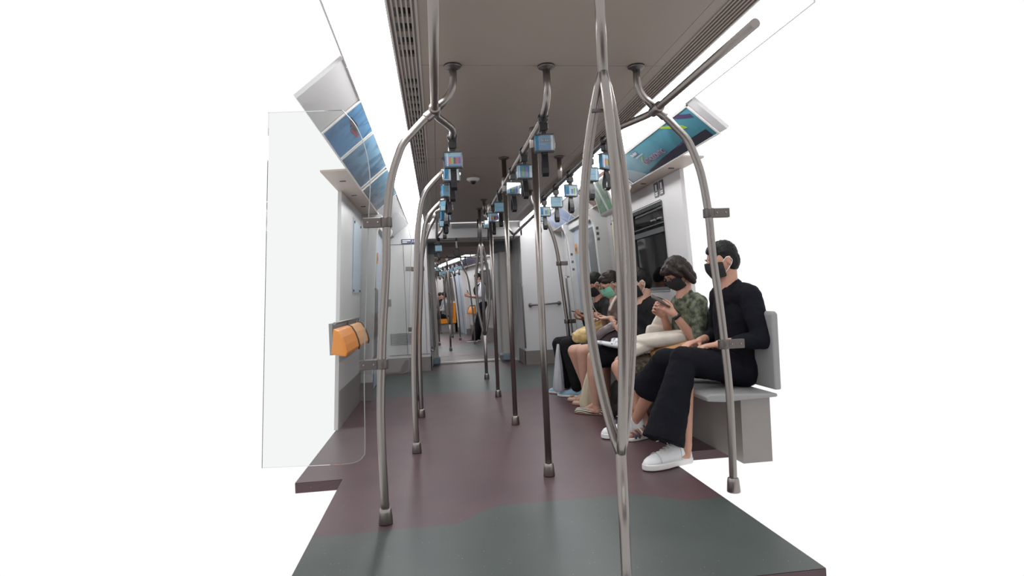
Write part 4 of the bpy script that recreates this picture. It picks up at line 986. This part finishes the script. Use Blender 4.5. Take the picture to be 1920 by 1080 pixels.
    bb.cap(hips[0]+V((.02, 0, 0)), hips[1]+V((.02, 0, 0)), .112*b, .112*b)
    for i in (0, 1):
        k = V(knees[i]); a = V(ankles[i])
        if opts.get('wide'):
            he = k.lerp(a, (.95, .50)[i]); fw = V(((-.145, -.01, 0), (-.010, .02, 0))[i])
            bb.cap(hips[i], k, .10*b, .084, n=20); q0 = k+V((.01, 0, .02)); q1 = he+fw; bb.tube([q0.lerp(q1, u) for u in (0, .15, .35, .6, .85, 1)], [.07, .083, .090, .100, .113, (.125, .112)[i]], 24)
        elif style == 'trousers':
            gl = opts.get('leg', 1.0); bb.cap(hips[i], k, .098*b, .070*gl, n=18); bb.cap(k, k.lerp(a, .5), .070*gl, .064*gl, n=18); bb.cap(k.lerp(a, .5), k.lerp(a, opts.get('hem', .97)), .064*gl, .060*gl*opts.get('flare', 1), n=18)
        else:
            bb.cap(hips[i], hips[i].lerp(k, opts.get('skirt', .85)), .100*b, .076*b, n=18)
    if style == 'skirt':
        k0, k1 = [hips[i].lerp(V(knees[i]), opts.get('skirt', .85)) for i in (0, 1)]
        bb.cap(k0, k1, .074*b, .074*b)
    fleshy('bottoms', bb, bottom, t, .007, 4, .5, (.012, .06))
    return t, M, elb, sh, neck
def phone(c, x, y, label, m=None, cat='phone'):        # x long axis, y short axis of the phone
    M = frame(c, x, y); t = thing('phone', label, cat, tuple(c), 'phones in passengers hands')
    mb = MB(); T = M @ Matrix.Rotation(pi/2, 4, 'X'); mb.rbox((0, 0, 0), (.150, .009, .072), .010, M=T); build('case', mb, m or mat('phone_case_black', '1b1a1d', rough=.3), t)
    mb = MB(); mb.box((-.069, -.031, .0046), (.069, .031, .0052), M=M); build('screen', mb, mat('phone_screen', '20242b', rough=.08), t)
    mb = MB(); mb.box((-.066, .004, -.0060), (-.040, .030, -.0045), M=M); build('camera_bump', mb, mat('phone_bump', '4a4648', rough=.3), t); return t

BLK = mat('black_cloth', '17171a', rough=.85, spec=.2, bump=.2, bump_s=400)
BLKJ = mat('black_jacket', '121214', rough=.6, spec=.3, bump=.15, bump_s=200)
BLKN = mat('navy_black_cloth', '13141b', rough=.9, spec=.15, bump=.2, bump_s=400)
MAUVE = mat('mauve_cloth', '7d6b66', rough=.85, c2='66554f', noise_s=12, bump=.2, bump_s=300)
FLORAL = mat('olive_floral', '6e7460', rough=.85, c2='2f3329', noise_s=26, bump=.15, bump_s=300)
FLORALS = mat('beige_floral', '8b8270', rough=.85, c2='4d463a', noise_s=38, bump=.15, bump_s=300)
WSHOE = mat('white_leather', 'd9dadd', rough=.4, noise_s=8, noise_a=.04, bump=.02); WSOLE = mat('white_rubber', 'dcdcda', rough=.5)
BSHOE = mat('light_blue_knit', '8fb6cc', rough=.8, bump=.3, bump_s=300); NUDE = mat('nude_leather', 'b08c7b', rough=.4)
MB_ = mat('black_mask', '1c1b1e', rough=.8); MG_ = mat('green_mask', '7fbfa6', rough=.75, bump=.08, bump_s=120)
dn = lambda *a: V(a)
# farthest passenger: black jacket
p1, M1, *_ = seated('person farthest along the bench, black jacket and black mask, black trousers, looking at a phone', 5.93, 1.76, (1.60, 5.90, 1.115), 38,
    [(1.255, 5.78, .525), (1.215, 5.98, .520)], [(1.33, 5.74, .10), (1.27, 5.97, .10)], [(1.19, 5.86, .02), (1.14, 6.10, .02)],
    [((1.50, 5.80, .79), (-1, -.1, .12), (0, 0, 1), (0, 1, 0), (25, 35, 30)), ((1.50, 5.97, .76), (-1, .0, .1), (0, 0, 1), (0, -1, 0), (35, 40, 30))], SK3, BLKJ, BLK,
    dict(mask=MB_, sleeve=1.95, hair_style='short', build=1.02))
build('zip_stripe', MB().tube(spline([(1.545, 5.84, .955), (1.555, 5.82, .88), (1.60, 5.80, .80), (1.62, 5.79, .72)], 4), .006, 6), mat('zip_grey', '9a9590'), p1)
phone((1.405, 5.86, .835), (-1, .1, .25), (0, 1, 0), 'dark phone held out by the farthest passenger')
for i, (h, to) in enumerate((((1.385, 5.70, 0), (1.165, 5.90, 0)), ((1.30, 5.98, 0), (1.115, 6.13, 0)))):
    o, d, sd, up, L = shoe(p1, (h[0], h[1], .002), (to[0], to[1], .002), .085, .047, BSHOE, WSOLE, .024, label='light blue knitted shoe'); laces(o, (h[0], h[1], .002), d, sd, up, L, mat('lace_blue', '7aa3bd', rough=.7), 3, .084)
# second: green mask woman
p2, M2, *_ = seated('woman with green surgical mask and glasses, mauve top and bare legs, reading her phone', 5.36, 1.77, (1.595, 5.33, 1.105), 34,
    [(1.260, 5.16, .515), (1.225, 5.36, .500)], [(1.30, 5.26, .085), (1.36, 5.42, .10)], [(1.18, 5.52, .015), (1.20, 5.62, .015)],
    [((1.55, 5.24, .79), (-1, .35, -.05), (0, .2, 1), (0, 1, .3), (25, 30, 25)), ((1.54, 5.46, .79), (-1, -.25, .1), (0, 0, 1), (0, -1, 0), (30, 40, 30))], SK2, MAUVE, BLK,
    dict(mask=MG_, pleats=1, mask_label='green pleated surgical mask', glasses=1, sleeve=1.5, hair_style='tied', hair=HAIRB, bottom='skirt', skirt=.80, build=.92, foot='flat'))
build('collar', MB().tube(spline([(1.62, 5.25, .985), (1.575, 5.22, .93), (1.545, 5.235, .86)], 4), .012, 8), mat('cream_collar', 'd0c6ba', rough=.8), p2)
phone((1.445, 5.33, .775), (-.85, .25, -.35), (.1, 1, .2), 'phone in a brown case held by the woman with the green mask', mat('phone_case_brown', '6f4a42', rough=.35))
for i, (h, to) in enumerate((((1.35, 5.21, 0), (1.205, 5.41, 0)), ((1.385, 5.40, 0), (1.20, 5.60, 0)))):
    o, *_r = shoe(p2, (h[0], h[1], .002), (to[0], to[1], .002), .050, .043, NUDE, mat('tan_sole', '7b5b4c'), .010, chunky=.25, name='flat_shoe', label='nude flat shoe')
    build('bow', MB().ell((to[0]+.035, to[1]-.035, .052), (.022, .018, .010)), mat('bow_gold', 'b7a582', rough=.35, metal=.4), o)
# third: black t-shirt, face behind the pole
p3, M3, *_ = seated('person in black t-shirt and black shorts, face hidden behind the foreground pole', 4.82, 1.755, (1.672, 4.78, 1.095), 26,
    [(1.255, 4.76, .500), (1.38, 4.97, .500)], [(1.285, 4.86, .09), (1.42, 5.02, .09)], [(1.145, 5.06, .015), (1.27, 5.18, .015)],
    [((1.60, 4.76, .70), (-1, .1, -.1), (0, .2, 1), (0, 1, .3), (25, 30, 25)), ((1.60, 4.93, .70), (-1, -.1, .1), (0, 0, 1), (0, -1, 0), (30, 40, 30))], SK2, BLK, BLKN,
    dict(sleeve=1.75, hair_style='short', bottom='skirt', skirt=.88, build=1.20, foot='flat', loose=.030, mask=MB_))
STR = bpy.data.materials.new('black_white_stripes'); STR.use_nodes = True
_b = STR.node_tree.nodes['Principled BSDF']; _w = STR.node_tree.nodes.new('ShaderNodeTexWave'); _w.inputs['Scale'].default_value = 26; _w.bands_direction = 'DIAGONAL'; _r = STR.node_tree.nodes.new('ShaderNodeValToRGB')
_r.color_ramp.interpolation = 'CONSTANT'; _r.color_ramp.elements[0].color = col('1c1a1a'); _r.color_ramp.elements[1].color = col('cfc8ba'); _r.color_ramp.elements[1].position = .5
_tc = STR.node_tree.nodes.new('ShaderNodeTexCoord'); STR.node_tree.links.new(_tc.outputs['Object'], _w.inputs[0]); STR.node_tree.links.new(_w.outputs['Fac'], _r.inputs[0]); STR.node_tree.links.new(_r.outputs[0], _b.inputs['Base Color']); _b.inputs['Roughness'].default_value = .7
for i, (h, to) in enumerate((((1.34, 4.84, 0), (1.135, 5.02, 0)), ((1.455, 4.99, 0), (1.27, 5.14, 0)))):
    shoe(p3, (h[0], h[1], .002), (to[0], to[1], .002), .058, .046, STR, mat('tan_sole', '7b5b4c'), .010, chunky=.30, name='flat_shoe', label='black and white striped flat shoe')
# fourth: woman with black mask and olive floral shirt
p4, M4, elb4, *_ = seated('woman with black mask and glasses in olive floral shirt, cream bag on her lap', 4.20, 1.86, (1.755, 4.16, 1.15), 40,
    [(1.290, 4.20, .478), (1.38, 4.42, .485)], [(1.42, 4.03, .085), (1.45, 4.38, .09)], [(1.24, 3.955, .015), (1.26, 4.40, .015)],
    [((1.655, 4.02, .852), (-.75, .15, .72), (-.2, 1, -.1), (.3, 0, 1), (30, 35, 30)), ((1.66, 4.24, .84), (-.8, -.2, .6), (0, -1, .2), (.2, 0, 1), (35, 40, 30))], SK1, FLORAL, FLORALS,
    dict(mask=MB_, glasses=1, sleeve=.8, hair_style='bob', hair=HAIRB, bottom='skirt', skirt=.92, build=.95, foot='bare', pole=[(.4, -.2, -1), (.4, .5, -1)], hs=1.0, loop=MB_))
_d = (V((1.655, 4.02, .852))-elb4[0]).normalized()
build('wrist_band', MB().lathe([(.029, -.012), (.033, -.008), (.033, .008), (.029, .012)], tuple(V((1.655, 4.02, .852))-_d*.025), tuple(_d), n=20), BLACKP, p4, 'black wrist band')
phone((1.572, 4.045, .950), (-.86, .1, .50), (.15, .9, .40), 'phone in a dark case held up by the woman in the floral shirt', mat('phone_case_grey', '4b4340', rough=.3))
SB = mat('sandal_blue', '4c4f68', rough=.6); SWh = mat('sandal_white', 'd2cdcb', rough=.5)
for (h, to) in (((1.475, 4.03), (1.245, 3.95)), ((1.49, 4.36), (1.26, 4.40))):
    hh = V((h[0], h[1], .002)); tt = V((to[0], to[1], .002)); d = (tt-hh).normalized(); sd = d.cross(V((0, 0, 1))); L = (tt-hh).length
    W = [(0, .02), (.05, .034), (.25, .034), (.5, .036), (.75, .046), (.92, .038), (1, .015)]
    ring = [hh+d*u*L+sd*w_ for u, w_ in W]+[hh+d*u*L-sd*w_ for u, w_ in reversed(W)]
    o = build('sandal', MB().prism(ring, (0, 0, .020)), SWh, p4, 'blue and white strapped sandal'); bevel(o, .005, 2)
    for u, zc, m in ((.80, .052, SB), (.68, .062, SB), (.55, .075, SWh), (.40, .090, SB)):
        c = hh+d*u*L; build('sandal_strap', MB().tube([c+sd*.043+V((0, 0, .015)), c+sd*.034+V((0, 0, zc*.75)), c+V((0, 0, zc)), c-sd*.034+V((0, 0, zc*.75)), c-sd*.043+V((0, 0, .015))], 1, 8, flat=(.0025, .009, (0, 0, 1))), m, o)
# fifth: wide black trousers, white sneakers
p5, M5, *_ = seated('person at the right edge in wide black trousers and chunky white sneakers', 3.60, 1.88, (1.80, 3.56, 1.20), 15,
    [(1.46, 3.44, .60), (1.455, 3.72, .565)], [(1.41, 3.34, .12), (1.345, 4.03, .13)], [(1.16, 3.26, .03), (1.13, 4.10, .03)],
    [((1.70, 3.45, .68), (-1, .3, -.1), (0, 0, -1), (0, 1, 0), (15, 15, 10)), ((1.70, 3.72, .68), (-1, -.3, -.1), (0, 0, -1), (0, -1, 0), (15, 15, 10))], SK1, BLKN, BLKN,
    dict(sleeve=1.6, hair_style='short', wide=1, build=1.05, mask=MB_))
for (h, to) in (((1.44, 3.375), (1.125, 3.275)), ((1.40, 4.02), (1.105, 4.09))):
    hh = (h[0], h[1], .003)
    o, d, sd, up, L = shoe(p5, hh, (to[0], to[1], .003), .112, .056, WSHOE, WSOLE, .036, high=.35, chunky=.10, label='chunky white sneaker'); laces(o, hh, d, sd, up, L, mat('lace_cream', 'cfccc4', rough=.7), 5, .118)
    SE = mat('shoe_seam', 'b4b4b6', rough=.5)
    for u, zt in ((.74, .087), (.30, .128)):
        c = V(hh)+d*(u*L); build('seam', MB().tube(spline([c+sd*.057+up*.042, c+sd*.046+up*(zt*.78), c+sd*.016+up*zt, c-sd*.016+up*zt, c-sd*.046+up*(zt*.78), c-sd*.057+up*.042], 4), .0022, 6), SE, o)
    build('lace_bow', MB().tube(spline([V(hh)+d*(.45*L)+up*.122, V(hh)+d*(.50*L)+up*.150+sd*.02, V(hh)+d*(.62*L)+up*.140+sd*.04], 4), .003, 6), MATS['lace_cream'], o)
# bags and parcels
def sup(mb, c, r, rot, e=.45, n=28):      # rounded pillow block
    Mr = Euler([R(q) for q in rot]).to_matrix(); f = lambda v: (abs(v)**e)*(1 if v >= 0 else -1); h = n//2; vs = []
    for i in range(h+1):
        t_ = pi*i/h-pi/2
        for k in range(n):
            a = 2*pi*k/n; vs.append(V(c)+Mr @ V((r[0]*f(cos(t_))*f(cos(a)), r[1]*f(cos(t_))*f(sin(a)), r[2]*f(sin(t_)))))
    mb.add(vs, [(i*n+k, i*n+(k+1) % n, (i+1)*n+(k+1) % n, (i+1)*n+k) for i in range(h) for k in range(n)], True)
def bag(name, label, cat, shapes, m, disp=(.02, .05), voxel=.007):
    t = thing(name, label, cat, tuple(shapes[0][0])); mb = MB()
    for c, r, rot in shapes: sup(mb, c, r, rot, .6 if len(shapes) > 1 else .8)
    fleshy('bag_body', mb, m, t, voxel, 5, .5, disp); return t
CREAMB = mat('cream_canvas', 'cfc6bb', rough=.85, noise_s=5, c2='bdb3a8', bump=.2, bump_s=200)
b4 = bag('tote_bag', 'large cream canvas tote bag with a tan lower side on the floral shirt woman lap', 'bag', [((1.60, 4.13, .672), (.21, .14, .050), (0, -4, 0)), ((1.43, 4.15, .622), (.15, .13, .045), (0, -22, 0))], CREAMB, (.012, .12))
mb = MB(); sup(mb, (1.66, 4.06, .600), (.17, .09, .045), (0, -14, 0), .6); fleshy('tan_side', mb, mat('tan_canvas', 'c79a6c', rough=.85, c2='b78a5e', noise_s=6), b4, .008, 4, .5, (.018, .06))
mb = MB(); sup(mb, (1.69, 4.34, .77), (.075, .020, .12), (0, 32, 0), .6); sup(mb, (1.64, 4.33, .71), (.09, .025, .05), (0, 10, 0), .6); fleshy('folded_top', mb, CREAMB, b4, .006, 5, .5, (.012, .08))
FL2 = mat('white_paper_floral', 'cfd2d6', rough=.7, c2='4b4c52', noise_s=26); FL2.node_tree.nodes['Color Ramp'].color_ramp.elements[0].position = .36; FL2.node_tree.nodes['Color Ramp'].color_ramp.elements[1].position = .40
bag('paper_bag', 'white bag with black floral print on the lap of the person in black', 'bag', [((1.42, 4.70, .590), (.15, .12, .020), (0, 14, 0)), ((1.52, 4.70, .62), (.12, .12, .022), (0, 6, 0))], FL2, (.006, .05))
tb_ = bag('handbag', 'brown-grey leather handbag with dark strap on the green mask woman lap', 'bag', [((1.50, 5.12, .655), (.125, .05, .085), (0, -28, 0)), ((1.47, 5.13, .62), (.10, .055, .06), (0, -28, 0))], mat('brown_grey_leather', '5d5054', rough=.4), (.006, .05))
build('handbag_strap', MB().tube(spline([(1.38, 5.07, .60), (1.46, 5.06, .665), (1.55, 5.06, .70), (1.60, 5.08, .74), (1.62, 5.12, .80)], 5), .009, 8), mat('dark_brown_strap', '2a1f22', rough=.4), tb_)
build('charm', MB().ell((1.575, 5.05, .735), (.022, .02, .030)).ell((1.60, 5.05, .70), (.018, .016, .024)).cap((1.58, 5.05, .73), (1.60, 5.05, .66), .012, .01), mat('charm_cream', 'c9bfb2', rough=.8), tb_)
bag('parcel', 'crumpled yellow paper parcel held on the lap of the farthest passenger', 'parcel', [((1.44, 5.62, .635), (.13, .10, .075), (0, -20, 0)), ((1.52, 5.60, .71), (.08, .08, .07), (0, -20, 0)), ((1.36, 5.66, .60), (.07, .08, .055), (0, 0, 0))], mat('yellow_paper', 'd8c190', rough=.6, c2='c4a468', noise_s=16), (.020, .05))
def sack(name, label, pts, m, disp=(.012, .04)):        # cloth or plastic bag hanging: rings (centre, rx, ry)
    t = thing(name, label, 'bag', pts[-1][0]); mb = MB(); n = 28; vs = []
    for c, rx, ry in pts:
        for k in range(n):
            a = 2*pi*k/n; w_ = 1+.10*sin(a*5+c[2]*9)+.06*sin(a*9); vs.append(V(c)+V((rx*cos(a)*w_, ry*sin(a)*w_, 0)))
    mb.add(vs, [(i*n+k, i*n+(k+1) % n, (i+1)*n+(k+1) % n, (i+1)*n+k) for i in range(len(pts)-1) for k in range(n)]+[tuple(range(n)), tuple((len(pts)-1)*n+k for k in range(n))], True)
    build('bag_body', mb, m, t)
sack('cloth_bag', 'cream pleated cloth bag hanging between two passengers legs', [((1.27, 5.02, .36), .01, .01), ((1.265, 5.02, .28), .035, .03), ((1.26, 5.02, .18), .06, .05), ((1.255, 5.02, .08), .075, .06), ((1.26, 5.02, .02), .06, .05), ((1.26, 5.02, .004), .04, .03)], mat('cream_cloth', 'bdb29c', rough=.9, bump=.2, bump_s=200))
PLB = mat('milky_plastic', 'c3c6cc', rough=.35); PLB.node_tree.nodes['Principled BSDF'].inputs['Alpha'].default_value = .62
sack('plastic_bag', 'translucent white plastic bag hanging in front of the farthest passenger shins', [((1.175, 5.83, .53), .010, .010), ((1.170, 5.83, .42), .026, .022), ((1.165, 5.82, .30), .042, .038), ((1.16, 5.82, .17), .052, .05), ((1.16, 5.82, .08), .055, .05), ((1.16, 5.82, .055), .03, .03)], PLB)
bag('backpack', 'black bag on the floor between the bare legs under the bench', 'bag', [((1.47, 4.66, .16), (.11, .10, .155), (0, 0, 0)), ((1.47, 4.66, .08), (.12, .11, .075), (0, 0, 0))], BLKJ, (.01, .05))
# standing man in the next carriage
CAR[0] = Matrix.Translation((.74, 9.5, -.07)) @ Matrix.Rotation(R(8.9), 4, 'Z') @ Matrix.Translation((-C, -9.5, 0))
def standing(label, x, y):
    t = thing('person', label, 'person', (x, y, 0)); b = MB(); M = head_M((x-.06, y, 1.585), (-1, -.2, 0), 32)
    head_mesh(b, M); b.cap((x, y, 1.42), M @ V((0, -.02, -.05)), .055, .052); b.cap((x+.03, y, .95), (x+.03, y, 1.15), .13, .12, flat=((0, 1, 0), 1.2, .85)); b.cap((x+.03, y, 1.15), (x+.01, y, 1.32), .12, .135, flat=((0, 1, 0), 1.2, .8))
    tb = MB(); tb.cap((x+.03, y, .98), (x+.03, y, 1.15), .145, .135, flat=((0, 1, 0), 1.2, .85)); tb.cap((x+.03, y, 1.15), (x+.01, y, 1.34), .135, .15, flat=((0, 1, 0), 1.2, .8)); tb.cap((x+.01, y-.13, 1.38), (x+.01, y+.13, 1.38), .075, .075)
    lb = MB()
    for s in (-1, 1):
        kn = V((x-.10*(s < 0)-.02, y+s*.10, .50)); an = V((x-.24 if s < 0 else x-.10, y+s*.13, .09)); hp = V((x+.03, y+s*.09, .93))
        b.cap(hp, kn, .085, .058); b.cap(kn, an, .056, .036); lb.cap(hp, kn, .105, .078); lb.cap(kn, an, .078, .070)
        foot_mesh(b, an+V((.05, 0, -.09)), an+V((-.17, 0, -.09)), an, 'shod')
        w = V((x-.30, y+s*.06, 1.14)); sh = V((x+.01, y+s*.19, 1.38)); el = ik(sh, w, .29, .26, (.4, s*.6, -1)); b.cap(sh, el, .05, .04); b.cap(el, w, .04, .028); hand(b, w, (-1, -s*.2, .3), (0, -s, .3), (0, 0, 1), (30, 40, 30))
        tb.cap(sh, sh.lerp(el, .9), .066, .06)
    fleshy('body', b, SK2, t, .007, 3); fleshy('shirt', tb, mat('white_shirt', 'c9ccd2', rough=.85), t, .009, 4, .5, (.015, .07)); fleshy('trousers', lb, BLKN, t, .009, 4, .5, (.015, .07))
    hb = MB(); R3 = M.to_3x3(); hb.ell(M @ V((0, -.018, .030)), (.086, .096, .098), R3, 20); hb.ell(M @ V((0, -.04, -.01)), (.082, .075, .085), R3, 18); fleshy('hair', hb, HAIR, t, .008, 3)
    build('face_mask', MB().ell(M @ V((0, .055, -.045)), (.062, .052, .045), R3), SWh, t)
    for s in (-1, 1):
        an = V((x-.24 if s < 0 else x-.10, y+s*.13, 0)); shoe(t, (an.x+.07, an.y, .003), (an.x-.21, an.y, .003), .09, .05, mat('black_shoe', '1c1b1e'), WSOLE, .03, high=.2)
        build('backpack_strap', MB().tube(spline([(x+.10, y+s*.10, 1.42), (x-.04, y+s*.11, 1.43), (x-.14, y+s*.12, 1.30), (x-.10, y+s*.13, 1.10)], 4), .018, 8), BLK, t)
    return t
standing('person standing in the next carriage, white shirt, black trousers and backpack straps, holding a phone', 1.73, 14.7)
phone((1.41, 14.67, 1.22), (-.4, 0, .9), (0, 1, 0), 'phone held by the standing man in the next carriage')
def far_sitter(x, y, label, top):
    t = thing('person', label, 'person', (x, y, 0)); M = head_M((x-.02, y, 1.20), (-1, 0, 0), 20); b = MB(); head_mesh(b, M); b.cap((x+.02, y, 1.0), M @ V((0, -.02, -.05)), .055, .05)
    b.cap((x, y, .55), (x+.02, y, .95), .12, .14, flat=((0, 1, 0), 1.2, .85)); tb = MB(); tb.cap((x, y, .55), (x+.02, y, .95), .135, .155, flat=((0, 1, 0), 1.2, .85)); lb = MB()
    for s in (-1, 1):
        k = V((x-.42, y+s*.11, .52)); a = V((x-.44, y+s*.12, .09)); b.cap((x, y+s*.08, .52), k, .08, .056); b.cap(k, a, .055, .035); lb.cap((x, y+s*.08, .52), k, .10, .075); lb.cap(k, a, .075, .06); foot_mesh(b, a+V((.05, 0, -.09)), a+V((-.18, 0, -.09)), a)
        w = V((x-.30, y+s*.07, .74)); sh = V((x+.02, y+s*.19, .98)); el = ik(sh, w, .29, .26, (.3, s, -1)); b.cap(sh, el, .05, .04); b.cap(el, w, .04, .028); hand(b, w, (-1, 0, .1), (0, 0, 1), (0, -s, 0)); tb.cap(sh, el, .062, .056)
    fleshy('body', b, SK2, t, .009, 3); fleshy('shirt', tb, top, t, .011, 4, .5, (.015, .07)); fleshy('trousers', lb, BLKN, t, .011, 4)
    hb = MB(); R3 = M.to_3x3(); hb.ell(M @ V((0, -.018, .030)), (.086, .096, .098), R3, 20); hb.ell(M @ V((0, -.04, -.01)), (.082, .075, .085), R3, 18); fleshy('hair', hb, HAIR, t, .010, 3)
far_sitter(1.62, 19.5, 'person in grey top seated on the distant orange bench, nearer of two', mat('grey_top', '8d8f96', rough=.85))
far_sitter(1.62, 20.3, 'person in dark top seated on the distant orange bench, farther of two', BLK)
CAR[0] = Matrix.Identity(4)
for c in [g for ch in SP.children for g in ch.children]+list(SP.children)+[SP]: bpy.data.objects.remove(c)
